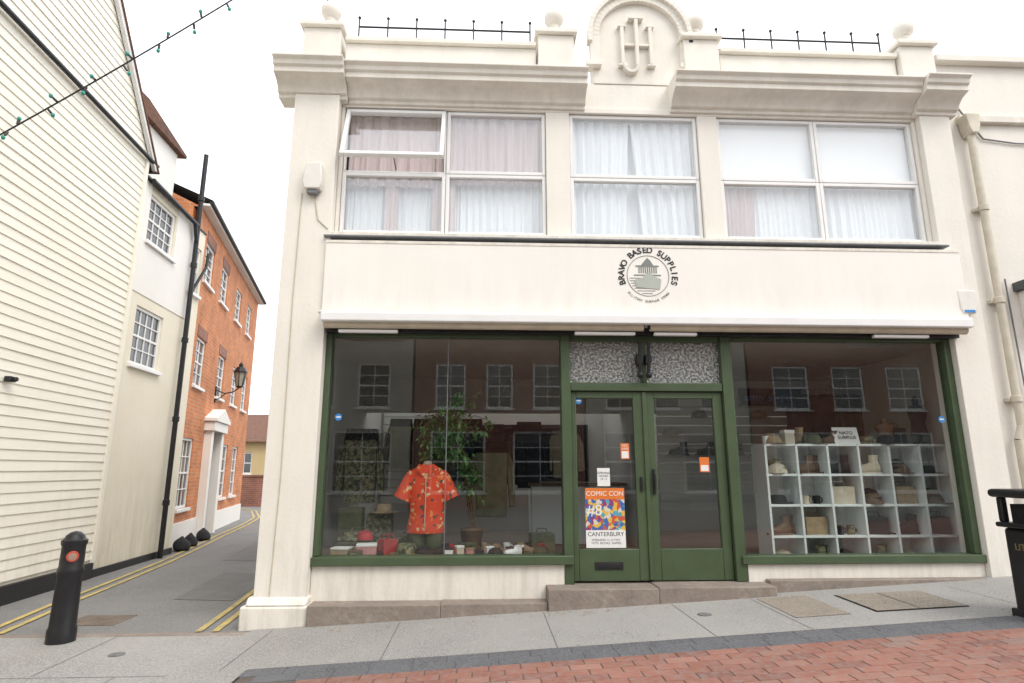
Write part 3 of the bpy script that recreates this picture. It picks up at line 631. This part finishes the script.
sh=root("cube_shelf"); k=Part("shelf_boards",M_shelf,sh,.002)
X0,X1,Z0,Z1=3.19,5.36,.43,1.77; nc,nr=6,4; th=.026
for i in range(nc+1): 
    x=X0+(X1-X0)*i/nc; k.box(x-th/2,x+th/2,.60,.95,Z0,Z1)
for j in range(nr+1):
    z=Z0+(Z1-Z0)*j/nr
    for i in range(nc):
        x=X0+(X1-X0)*i/nc; xx=X0+(X1-X0)*(i+1)/nc; k.box(x+th/2,xx-th/2,.603,.95,z-th/2 if j else z,z+th/2)
k.box(X0,X1,.951,.96,Z0,Z1); k.done()
cw=(X1-X0)/nc; ch=(Z1-Z0)/nr; ms=[M_black,M_brown,M_tan,M_olive,M_camo,M_black,M_creamc,M_brown,M_olive]
for i in range(nc):
    for j in range(nr):
        x=X0+(i+.5)*cw; z=Z0+j*ch+th/2+.001; m=random.choice(ms); t=(i*3+j*2+random.randint(0,1))%6
        if t in(0,3): boot(m,x-.04,.70,z,1.05,random.uniform(-.5,.5),.08); boot(m,x+.04,.82,z,1.05,random.uniform(-.5,.5),.08)
        elif t==1: cap(m,x,.74,z,.115,random.uniform(-.6,.6)); cap(random.choice(ms),x+.01,.80,z+.06,.105,random.uniform(-.6,.6))
        elif t==2: mug(m,x-.09,.68,z); mug(random.choice(ms),x+.05,.70,z); mug(random.choice(ms),x+.01,.84,z); mug(random.choice(ms),x+.1,.8,z)
        elif t==4: hat(m,x,.78,z,.1)
        else: bag(m,x,.76,z,.26,.18,.19,random.uniform(-.4,.4),"pouch")
zt=Z1+th/2+.001
cap(M_tan,3.32,.72,zt,.12,.3); carton(M_creamc,3.52,.72,zt,.12,.1,.16,.1); hat(M_olive,3.82,.75,zt,.115); hat(M_camo,4.50,.75,zt,.1); boot(M_brown,4.02,.7,zt,.9,.3,.05); boot(M_tan,3.66,.85,zt,.9,-.6,.1)
mug(M_paper,3.24,.68,zt); bag(M_black,4.9,.85,zt,.2,.14,.2,.1,"pouch"); cap(M_black,4.66,.68,zt,.1,-.4)
sg=root("price_sign"); Part("sign_card",M_paper,sg,.003,Matrix.Translation((4.2,.66,zt))@Matrix.Rotation(math.radians(-14),4,'X')).box(-.15,.15,0,.008,0,.2).done(); text(sg,"sign_text","NATO\nSURPLUS",.055,(4.2,.675,zt+.1),M_ink,.001,Matrix.Rotation(math.radians(-14),4,'X'))
for dx,m,h in ((4.74,M_brown,.26),(5.16,M_black,.5)):
    r=root("display_torso"); Part("torso",m,r,smooth=True).loft([((dx,.78,zt),.08,.08),((dx,.78,zt+.02),.08,.08),((dx,.78,zt+.03),.02,.02),((dx,.78,zt+h*.2),.025,.025),((dx,.78,zt+h*.22),.10,.06),((dx,.78,zt+h*.5),.08,.05),((dx,.78,zt+h*.78),.12,.06),((dx,.78,zt+h*.9),.09,.05),((dx,.78,zt+h*.93),.03,.03),((dx,.78,zt+h*1.06),.035,.04),((dx,.78,zt+h*1.15),.01,.01)],16).done()
for i in range(6): cap(random.choice(ms),2.8+i*.46,2.85,1.98+.28*(i%2),.12,.0,"wall_cap")
for i in range(6): boot(random.choice(ms),2.9+i*.42,2.8,1.7+.0*i,1.1,.1,.06,"wall_shoe")
for i in range(3): jacket([M_navy,M_black,M_olive][i],4.55+i*.35,2.2,2.55,h=.7,rz=.3)
for i in range(4): jacket(random.choice([M_navy,M_olive,M_black]),-1.5+i*.42,4.7,2.3,h=.8)
stk=Part("round_sticker",M_blue,None)
for x,z in ((-1.50,2.02),(.975,2.20),(2.44,2.20),(4.88,2.02)): stk.cyl((x,.041,z),(x,.0432,z),.036,n=20)
stk.done()
stk=Part("round_sticker",M_paper,None)
for x,z in ((-1.50,2.02),(.975,2.20),(2.44,2.20),(4.88,2.02)): stk.box(x-.022,x+.022,.0395,.0408,z-.006,z+.008)
stk.done()
po=root("event_poster"); Part("poster_sheet",M_poster,po).box(1.02,1.42,.038,.041,.73,1.31).done()
Part("poster_banner",mat("poster_orange",(.75,.20,.04),.4,.1,9),po).box(1.02,1.42,.0365,.0378,1.20,1.31).done(); Part("poster_footer",M_paper,po).box(1.02,1.42,.0365,.0378,.73,.90).done()
text(po,"poster_title","COMIC CON",.066,(1.22,.036,1.255),M_paper,.0003); text(po,"poster_place","CANTERBURY",.058,(1.22,.036,.86),M_ink,.0003); text(po,"poster_date","WEEKEND 11-12 MAY\nTOYS  BOOKS  GAMES",.03,(1.22,.036,.79),M_ink,.0003)
text(po,"poster_number","#8",.15,(1.11,.036,1.09),M_paper,.0003)
no=root("paper_notice"); Part("notice_sheet",M_paper,no).box(1.15,1.28,.038,.041,1.33,1.51).done(); text(no,"notice_text","OPENING\nHOURS\n10 - 5",.03,(1.215,.037,1.43),M_ink,.0003)
ns=root("door_sticker"); Part("sticker_sheet",M_osign,ns).box(1.40,1.49,.038,.041,1.60,1.76).done(); Part("sticker_panel",M_paper,ns).box(1.41,1.48,.0365,.0378,1.61,1.68).done(); text(ns,"sticker_text","NO\nVAPE",.034,(1.445,.037,1.72),M_paper,.0003)
ns=root("door_sticker"); Part("sticker_sheet",M_osign,ns).box(2.22,2.32,.038,.041,1.47,1.62).done(); Part("sticker_panel",M_paper,ns).box(2.23,2.31,.0365,.0378,1.48,1.54).done()
ab=root("alarm_box"); Part("alarm_case",M_alarm,ab,.012).prism([(-1.95,4.42),(-1.78,4.42),(-1.76,4.50),(-1.78,4.72),(-1.95,4.72),(-1.97,4.50)],-.22,-.12).done(); Part("alarm_strobe",M_lead,ab,.01).box(-1.92,-1.81,-.2,-.13,4.37,4.418).done()
ab=root("alarm_box"); Part("alarm_case",M_alarm,ab,.012).prism([(5.14,3.14),(5.28,3.14),(5.31,3.2),(5.31,3.4),(5.11,3.4),(5.11,3.2)],-.17,-.08).done(); Part("alarm_badge",M_blue,ab,.004).box(5.15,5.27,-.174,-.168,3.15,3.18).done()
# ------------------------------------------------------------------ right neighbour
Nb=root("neighbouring_shop")
w=Part("front_wall",M_rend,Nb); w.wall(5.425,12,.2,6.35,[(6.35,9.5,.8,2.95)],.06,.15); w.done()
Part("wall_body",M_rend,Nb).box(5.62,12,.35,8,.2,6.3).done()
Part("coping",M_trim,Nb,.01).box(5.43,12,-.03,.35,6.352,6.44).done(); Part("string_course",M_trim,Nb,.008).box(5.62,12,.0,.07,5.55,5.64).done()
Part("shop_window",M_pane,Nb).box(6.35,9.5,.15,.16,.8,2.95).done(); Part("shop_window_frame",M_white,Nb,.006).box(6.35,6.42,.03,.14,.8,2.95).box(7.9,7.97,.03,.14,.8,2.95).done()
Part("fascia_cap",M_grey,Nb,.006).box(5.95,12,-.25,.06,3.46,3.56).done(); Part("fascia_panel",M_board,Nb,.005).box(6.0,12,-.12,.058,2.98,3.457).done()
dp=root("downpipe"); p=Part("pipe",M_pipe,dp,smooth=True)
p.path([(5.70,-.02,5.35),(5.70,-.02,1.95),(5.64,-.02,1.8),(5.64,-.02,gz(5.6))],.04,14); p.done()
p=Part("hopper",M_pipe,dp,.01); p.prism([(5.61,5.60),(5.79,5.60),(5.77,5.44),(5.74,5.35),(5.66,5.35),(5.63,5.44)],-.10,.05); p.done()
p=Part("pipe_collars",M_pipe,dp,.005)
for z in (4.4,3.3,2.2): p.cyl((5.70,-.02,z),(5.70,-.02,z+.07),.052,n=14); p.box(5.62,5.78,.0,.06,z+.01,z+.05)
p.done()
wi=Part("wall_cables",M_lead); wi.path([(5.50,.05,5.9),(5.52,.05,4.6),(5.50,.045,3.0),(5.47,.045,.6)],.011,6).path([(5.56,.04,5.9),(5.9,.04,5.35),(6.3,.04,5.3),(8,.04,5.3)],.01,6); wi.path([(5.85,.03,3.6),(5.86,.03,2.4),(5.9,.03,1.2)],.009,6); wi.done()
wi=Part("facade_cable",M_creamc); wi.path([(-1.99,-.127,4.40),(-2.0,-.127,3.2),(-1.98,-.127,1.4),(-2.0,-.127,.34)],.005,6).path([(-1.86,-.127,4.40),(-1.80,-.127,4.1),(-1.69,-.127,4.0)],.006,6); wi.done()
# ------------------------------------------------------------------ alley buildings
dA=Vector((-.06,.9982,0)); 
def frameM(o,d):
    d=d.normalized(); y=Vector((0,0,1)).cross(d); M=Matrix(((d.x,y.x,0,o[0]),(d.y,y.y,0,o[1]),(0,0,1,0),(0,0,0,1))); return M
MA=frameM((-5.33,2.63),dA)
A=root("weatherboard_house")
p=Part("weatherboards",M_side,A,0,MA); bh=.118; z=.30; i=0
while z<9.6:
    zz=z+bh
    s1=0.0 if z<6.2 else .10-(z-6.2)/1.175
    s1b=0.0 if zz<6.2 else .10-(zz-6.2)/1.175
    s0=-11. if z<6.2 else -6.6+(z-6.2)/1.175
    if s0>=s1: break
    n=12; xs=[s0+(s1-s0)*k/n for k in range(n+1)]; xsb=[s0+(s1b-s0)*k/n for k in range(n+1)]
    js=[random.uniform(-.0025,.0025) for _ in xs]; jz=[random.uniform(-.003,.003) for _ in xs]
    for k in range(n):
        p.face([(xs[k],-.020+js[k],z+jz[k]),(xs[k+1],-.020+js[k+1],z+jz[k+1]),(xsb[k+1],-.006,zz+.01),(xsb[k],-.006,zz+.01)])
        p.face([(xs[k],-.004,z+jz[k]),(xs[k+1],-.004,z+jz[k+1]),(xs[k+1],-.020+js[k+1],z+jz[k+1]),(xs[k],-.020+js[k],z+jz[k])])
    z=zz; i+=1
p.done()
Part("wall_core",M_side,A,0,MA).prism([(-11,.25),(-.01,.25),(-.01,6.2),(-3.25,9.9),(-6.6,6.2),(-11,6.2)],.0,5).done()
Part("plinth",M_blackp,A,.004,MA).box(-11,-.005,-.045,.0,.0,.26).done()
Part("corner_board",M_side,A,.004,MA).box(-.05,.02,-.05,.02,.26,6.2).done()
Part("eaves_gutter",M_iron,A,0,MA,smooth=True).cyl((-11,-.07,6.25),(.22,-.07,6.23),.032,n=12).done()
bb=Part("barge_board",M_white,A,.004,MA)
bb.prism([(.20,6.12),(.14,6.12),(-3.28,10.0),(-3.20,10.06)],-.09,-.03); bb.done()
rf=Part("house_roof",M_tile,A,0,MA); rf.prism([(.24,6.11),(.20,6.12),(-3.22,10.06),(-3.2,10.10)],-.11,5).prism([(-3.22,10.06),(-3.2,10.10),(-6.75,6.15),(-6.68,6.12)],-.11,5); rf.done()
Part("wall_light",M_blackp,A,.01,MA).box(-2.22,-2.12,-.10,-.03,2.42,2.48).cyl((-2.17,-.14,2.45),(-2.17,-.05,2.45),.025).done()
B=root("rendered_cottage")
w=Part("front_wall",M_bwall,B,0,MA); w.wall(.021,2.45,.0,5.95,[(.30,1.20,5.02,5.80),(.30,1.18,3.06,3.97),(2.0,2.36,4.7,5.6)],.0,.1); w.done()
Part("wall_body",M_bwall,B,0,MA).box(.03,2.445,.14,5,.0,5.94).done()
M_wp=mat("white_alley_paint",(.82,.80,.76),.75,.06,1)
w=Part("upper_storey",M_wp,B,.004,MA).box(-.25,1.55,.28,4,5.95,7.15).done()
Part("upper_band",M_wp,B,0,MA).box(.03,1.993,-.012,-.001,4.15,4.95).box(.03,.27,-.012,-.001,4.95,5.94).box(1.23,1.993,-.012,-.001,4.95,5.94).done()
sash(B,MA,.30,1.20,5.02,5.80,4,4,.03,.05,.02); sash(B,MA,.30,1.18,3.06,3.97,4,4,.03,.05,.02); sash(B,MA,2.0,2.36,4.7,5.6,2,4,.03,.04,.02)
Part("plinth",M_blackp,B,.004,MA).box(.03,2.44,-.03,-.001,.0,.16).done()
Part("eaves_gutter",M_iron,B,0,MA,smooth=True).cyl((.10,-.10,5.93),(1.80,-.10,5.90),.04,n=12).done(); Part("eaves_board",M_blackp,B,0,MA).box(.03,1.9,-.06,.3,5.955,5.985).box(1.9,2.45,-.02,.3,5.955,5.985).done()
Part("cottage_roof",M_tile,B,.006,MA).prism([(-.5,7.10),(1.7,7.16),(1.7,7.22),(.2,7.42),(-.5,7.35)],.18,4).done()
dp=root("downpipe"); p=Part("pipe",M_iron,dp,0,MA,smooth=True)
p.path([(1.86,-.09,7.35),(1.86,-.09,4.3),(1.86,-.09,.06)],.042,12); p.path([(1.72,-.10,5.88),(1.86,-.1,5.55)],.035,10); p.path([(2.5,-.07,5.6),(2.45,-.07,5.3),(1.9,-.07,4.6)],.028,10); p.done()
p=Part("pipe_collars",M_iron,dp,.004,MA)
for z in (.9,2.3,3.7,5.1,6.4): p.cyl((1.86,-.09,z),(1.86,-.09,z+.09),.056,n=14)
p.done()
MC=frameM((-5.69,5.26),Vector((-.207,.978,0)))
C=root("brick_townhouse")
ops=[(.62,1.40,5.30,6.15),(2.2,2.95,5.30,6.15),(4.0,4.75,5.30,6.15),(5.7,6.4,5.3,6.15),(.70,1.45,3.15,4.15),(2.75,3.5,3.15,4.15),(4.5,5.2,3.15,4.15),(6.,6.7,3.15,4.15),(.45,1.30,.75,2.10),(4.1,4.85,.8,2.1),(5.5,6.25,.8,2.1),(2.3,3.2,.1,2.3)]
w=Part("front_wall",M_orange,C,0,MC); w.wall(-.10,7.4,.0,6.62,ops,.0,.1); w.done()
Part("wall_body",M_orange,C,0,MC).box(-.09,7.395,.14,6,.0,6.6).done()
for o_ in ops[:-1]: sash(C,MC,*o_,2 if o_[1]-o_[0]<.8 else 3,4,.03,.05,.02)
Part("front_door",M_black,C,.004,MC).box(2.3,3.2,.05,.09,.1,2.3).done()
d=Part("door_surround",M_wp,C,.008,MC); d.box(2.12,2.32,-.16,.02,.06,2.32).box(3.18,3.38,-.16,.02,.06,2.32).box(2.05,3.45,-.22,.02,2.322,2.52).prism([(2.0,2.53),(3.5,2.53),(3.5,2.60),(2.75,2.85),(2.0,2.60)],-.26,.02); d.done()
Part("arch_lintels",M_redwall,C,.003,MC).box(.6,1.42,-.012,-.001,6.15,6.38).box(2.18,2.97,-.012,-.001,6.15,6.38).box(.66,1.49,-.012,-.001,4.15,4.38).box(2.7,3.55,-.012,-.001,4.15,4.38).done()
Part("plinth",M_wp,C,.004,MC).box(-.08,2.1,-.03,-.001,.0,.5).box(3.4,7.38,-.03,-.001,.0,.5).done()
Part("eaves",M_wp,C,.006,MC).box(-.12,7.5,-.16,.05,6.62,6.67).done(); Part("eaves_gutter",M_iron,C,0,MC,smooth=True).cyl((-.12,-.19,6.70),(7.52,-.19,6.68),.045,n=12).done()
Part("townhouse_roof",M_slate,C,0,MC).face([(-.12,-.2,6.75),(7.5,-.2,6.75),(7.5,3,8.0),(-.12,3,8.0)]).face([(-.12,6.3,6.75),(7.5,6.3,6.75),(7.5,3,8.0),(-.12,3,8.0)]).done()
Part("gable_wall",M_orange,C,0,MC).face([(7.393,0,6.6),(7.393,6,6.6),(7.393,3,7.95)]).face([(-.09,0,6.6),(-.09,6,6.6),(-.09,3,7.95)]).done()
for s,r in ((.1,.20),(.72,.17),(1.75,.19)):
    q=Part("rubbish_sack",M_black,None,0,MC,smooth=True,sub=1)
    rr=lambda k: r*k*random.uniform(.92,1.08)
    q.loft([((s,-.27,.06),rr(.75),rr(.65)),((s,-.27,.10),rr(1.05),rr(.8)),((s+.03,-.26,.17),rr(1.0),rr(.8)),((s-.01,-.25,.24),rr(.65),rr(.55)),((s+.02,-.25,.28),rr(.25),rr(.2)),((s+.05,-.25,.31),rr(.2),rr(.1))],9); q.done()
wl=root("wall_lantern"); ls=2.75; ly_=-.50
p=Part("bracket",M_iron,wl,0,MC); p.path([(ls,0,3.30),(ls,-.2,3.22),(ls,-.38,3.26),(ls,-.50,3.36)],.014,8).path([(ls,0,3.05),(ls,-.12,3.12),(ls,-.22,3.22)],.011,8).box(ls-.04,ls+.04,-.03,0,3.0,3.38); p.done()
p=Part("lantern_glass",M_lamp,wl,0,MC); p.loft([((ls,ly_,3.40),.075,.075),((ls,ly_,3.72),.13,.13)],6); p.done()
p=Part("lantern_frame",M_iron,wl,0,MC)
for k in range(6):
    t=k*math.pi/3; p.cyl((ls+.077*math.cos(t),ly_+.077*math.sin(t),3.39),(ls+.135*math.cos(t),ly_+.135*math.sin(t),3.73),.009,n=6)
p.loft([((ls,ly_,3.36),.055,.055),((ls,ly_,3.40),.085,.085)],6).loft([((ls,ly_,3.72),.155,.155),((ls,ly_,3.74),.155,.155),((ls,ly_,3.85),.08,.08),((ls,ly_,3.86),.045,.045),((ls,ly_,3.91),.05,.05),((ls,ly_,3.97),.01,.01)],12); p.done()
Y=root("ochre_house"); Mi=frameM((-14,21),Vector((1,-.10,0)))
w=Part("front_wall",M_yhouse,Y,0,Mi); w.wall(0,10,-.2,2.75,[(3.3,4.0,1.3,2.2),(1.2,1.9,1.3,2.2)],0,.1); w.done(); Part("wall_body",M_yhouse,Y,0,Mi).box(0,10,.14,6,-.2,2.74).done()
sash(Y,Mi,3.3,4.0,1.3,2.2,2,2,.03); sash(Y,Mi,1.2,1.9,1.3,2.2,2,2,.03)
Part("house_roof",M_tile,Y,0,Mi).face([(-.3,-.3,2.65),(10.3,-.3,2.65),(10.3,3,4.1),(-.3,3,4.1)]).face([(-.3,6.3,2.65),(10.3,6.3,2.65),(10.3,3,4.1),(-.3,3,4.1)]).done()
Part("garden_wall",M_redwall,None,0,frameM((-13,19),Vector((1,-.1,0)))).box(0,8,0,.25,-.1,1.2).box(-.02,8.02,-.03,.28,1.2,1.27).done()
# ------------------------------------------------------------------ bollard
bo=root("bollard"); bx,by=-3.60,-.50
p=Part("bollard_post",M_iron,bo,smooth=True)
p.loft([((bx,by,.05),.11,.11),((bx,by,.16),.11,.11),((bx,by,.19),.10,.10),((bx,by,.60),.093,.093),((bx,by,.62),.10,.10),((bx,by,.65),.10,.10),((bx,by,.67),.092,.092),((bx,by,.84),.090,.090),((bx,by,.86),.10,.10),((bx,by,.89),.10,.10),((bx,by,.905),.08,.08),((bx,by,.93),.07,.07),((bx,by,.955),.04,.04),((bx,by,.965),.005,.005)],28); p.done()
dd=Vector((0-bx,-6.2-by,0)).normalized(); ang=math.atan2(dd.x,-dd.y)
Mb=Matrix.Translation((bx,by,.76))@Matrix.Rotation(ang,4,'Z')
Part("badge_rim",mat("badge_red",(.5,.07,.04),.4,.1,9),bo,.003,Mb).cyl((0,-.085,0),(0,-.097,0),.046,n=24).done(); Part("badge_face",mat("badge_silver",(.38,.25,.20),.35,.2,30),bo,.0,Mb).cyl((0,-.095,0),(0,-.0995,0),.032,n=24).box(-.01,.01,-.102,-.097,-.022,.022).done()
# ------------------------------------------------------------------ litter bin
lb=root("litter_bin"); lx0,lx1,ly0,ly1=4.08,4.56,-1.84,-1.38; zg=gz(4.05)
Part("bin_body",M_blackp,lb,.03,seg=3).box(lx0+.03,lx1-.03,ly0+.03,ly1-.03,zg,zg+.66).done()
Part("bin_base",M_blackp,lb,.01).box(lx0+.01,lx1-.01,ly0+.01,ly1-.01,zg-.02,zg+.06).done()
Part("bin_rim",M_iron,lb,.012).box(lx0,lx1,ly0,ly1,zg+.662,zg+.70).done()
p=Part("bin_posts",M_blackp,lb,.01)
for x in (lx0+.02,lx1-.07):
    for y in (ly0+.02,ly1-.07): p.box(x,x+.05,y,y+.05,zg+.70,zg+.89)
p.done(); Part("bin_dark_core",M_black,lb).box(lx0+.08,lx1-.08,ly0+.08,ly1-.08,zg+.70,zg+.84).done()  # black block stands in for the darkness inside the bin opening
Part("bin_hood",M_blackp,lb,.03,seg=3).box(lx0-.02,lx1+.02,ly0-.02,ly1+.02,zg+.89,zg+.955).done()
M_gold=mat("gold_lettering",(.25,.20,.10),.4,.1,9)
text(lb,"bin_text","LITTER",.07,((lx0+lx1)/2,ly0+.027,zg+.52),M_gold,.002); text(lb,"bin_text","LITTER",.07,(lx0+.027,(ly0+ly1)/2,zg+.52),M_gold,.002,Matrix.Rotation(-math.pi/2,4,'Z'))
# ------------------------------------------------------------------ festoon lights
fs=root("festoon_lights"); p0=Vector((-5.14,-.45,4.68)); p1=Vector((-2.0,.1,7.88)); pts=[]
for i in range(31):
    t=i/30; q=p0.lerp(p1,t); q.z-=.06*4*t*(1-t); pts.append(q)
p=Part("festoon_cable",M_iron,fs); p.path(pts,.009,6); p.path([(-2.0,.3,6.3),(-2.0,.3,7.9),(-2.0,.1,7.9)],.015,6); p.done()
p=Part("bulb_holders",M_iron,fs); q_=Part("bulbs",M_teal,fs,smooth=True)
for i in range(2,30,3):
    for dz,c in ((1,pts[i]),(-1,pts[min(i+1,30)])):
        a=c+Vector((.02*dz,0,.0)); e=a+Vector((random.uniform(-.03,.03)+.02*dz,random.uniform(-.02,.02),-.05 if dz>0 else .04)); p.cyl(a,e,.013,n=8); q_.sph(e+(e-a)*.6,.020,(1,1,1.3),10)
p.done(); q_.done()
# ------------------------------------------------------------------ opposite side of the street (seen in reflections)
def opp(name,x0,x1,h,m,roof,wins,y=-15.):
    r=root(name); Mo_=Matrix.Translation((0,y,0))@Matrix.Rotation(math.pi,4,'Z')
    a,b=-x1,-x0
    ops=[(a+ (b-a)*w[0],a+(b-a)*w[1],w[2],w[3]) for w in wins]
    w=Part("front_wall",m,r,0,Mo_); w.wall(a,b,0,h,ops,0,.12); w.done(); Part("wall_body",m,r,0,Mo_).box(a+.01,b-.01,.16,7,0,h-.01).done()
    for o_ in ops: sash(r,Mo_,*o_,2,4,.04,.07,.03)
    Part("roof",roof,r,0,Mo_).face([(a-.1,-.3,h),(b+.1,-.3,h),(b+.1,3.5,h+2.4),(a-.1,3.5,h+2.4)]).face([(a-.1,7.3,h),(b+.1,7.3,h),(b+.1,3.5,h+2.4),(a-.1,3.5,h+2.4)]).done()
    c=Part("chimney",M_redwall,r,.01,Mo_); c.box(b-1.2,b-.4,3.1,3.9,h,h+3.9).box(b-1.25,b-.35,3.05,3.95,h+3.9,h+4.0)
    for k in range(2): c.cyl((b-1.+k*.4,3.5,h+4),(b-1.+k*.4,3.5,h+4.5),.12,.1)
    c.done()
ww=[(.12,.30,3.6,5.2),(.42,.58,3.6,5.2),(.70,.88,3.6,5.2),(.1,.42,.7,2.8),(.58,.9,.7,2.8)]
M_opp=mat("opposite_render",(.45,.43,.38),.8,.15,1)
opp("terrace_house",-9,-2.6,6.3,M_opp,M_tile,ww); opp("terrace_house",-2.5,3.5,7.0,M_redwall,M_slate,ww); opp("terrace_house",3.6,9.5,6.6,M_opp,M_tile,ww); opp("terrace_house",9.6,17,7.3,M_redwall,M_slate,ww); opp("terrace_house",-17,-9.1,7.,M_redwall,M_slate,ww)
# ------------------------------------------------------------------ light
w=bpy.data.worlds.new("World"); sc.world=w; w.use_nodes=True; nt=w.node_tree; bg=nt.nodes["Background"]
sky=nt.nodes.new("ShaderNodeTexSky"); sky.sky_type='NISHITA'; sky.sun_disc=False
EL,AZ=math.radians(50),math.radians(140)
sky.sun_elevation=EL; sky.sun_rotation=AZ; sky.dust_density=4; sky.air_density=1.2
mx=nt.nodes.new("ShaderNodeMixRGB"); mx.inputs[0].default_value=.78; mx.inputs[2].default_value=(14.2,14.4,14.8,1)
nt.links.new(sky.outputs[0],mx.inputs[1]); nt.links.new(mx.outputs[0],bg.inputs[0]); bg.inputs[1].default_value=.15
sd=bpy.data.lights.new("sun","SUN"); sd.energy=1.5; sd.angle=math.radians(25); sd.color=(1,.95,.87)
so=bpy.data.objects.new("sun",sd); col.objects.link(so)
dirv=Vector((math.sin(AZ)*math.cos(EL),math.cos(AZ)*math.cos(EL),math.sin(EL)))
so.rotation_euler=dirv.to_track_quat('Z','Y').to_euler()
# ------------------------------------------------------------------ camera
cam=bpy.data.cameras.new("camera"); co=bpy.data.objects.new("camera",cam); col.objects.link(co)
cam.sensor_width=36; cam.lens=600/1024*36; cam.clip_start=.05; cam.clip_end=600
co.location=(0,-6.2,1.5); co.rotation_euler=(math.radians(102),0,math.radians(-2.55)); sc.camera=co
sc.view_settings.view_transform='Standard'; sc.view_settings.look='None'; sc.view_settings.exposure=0
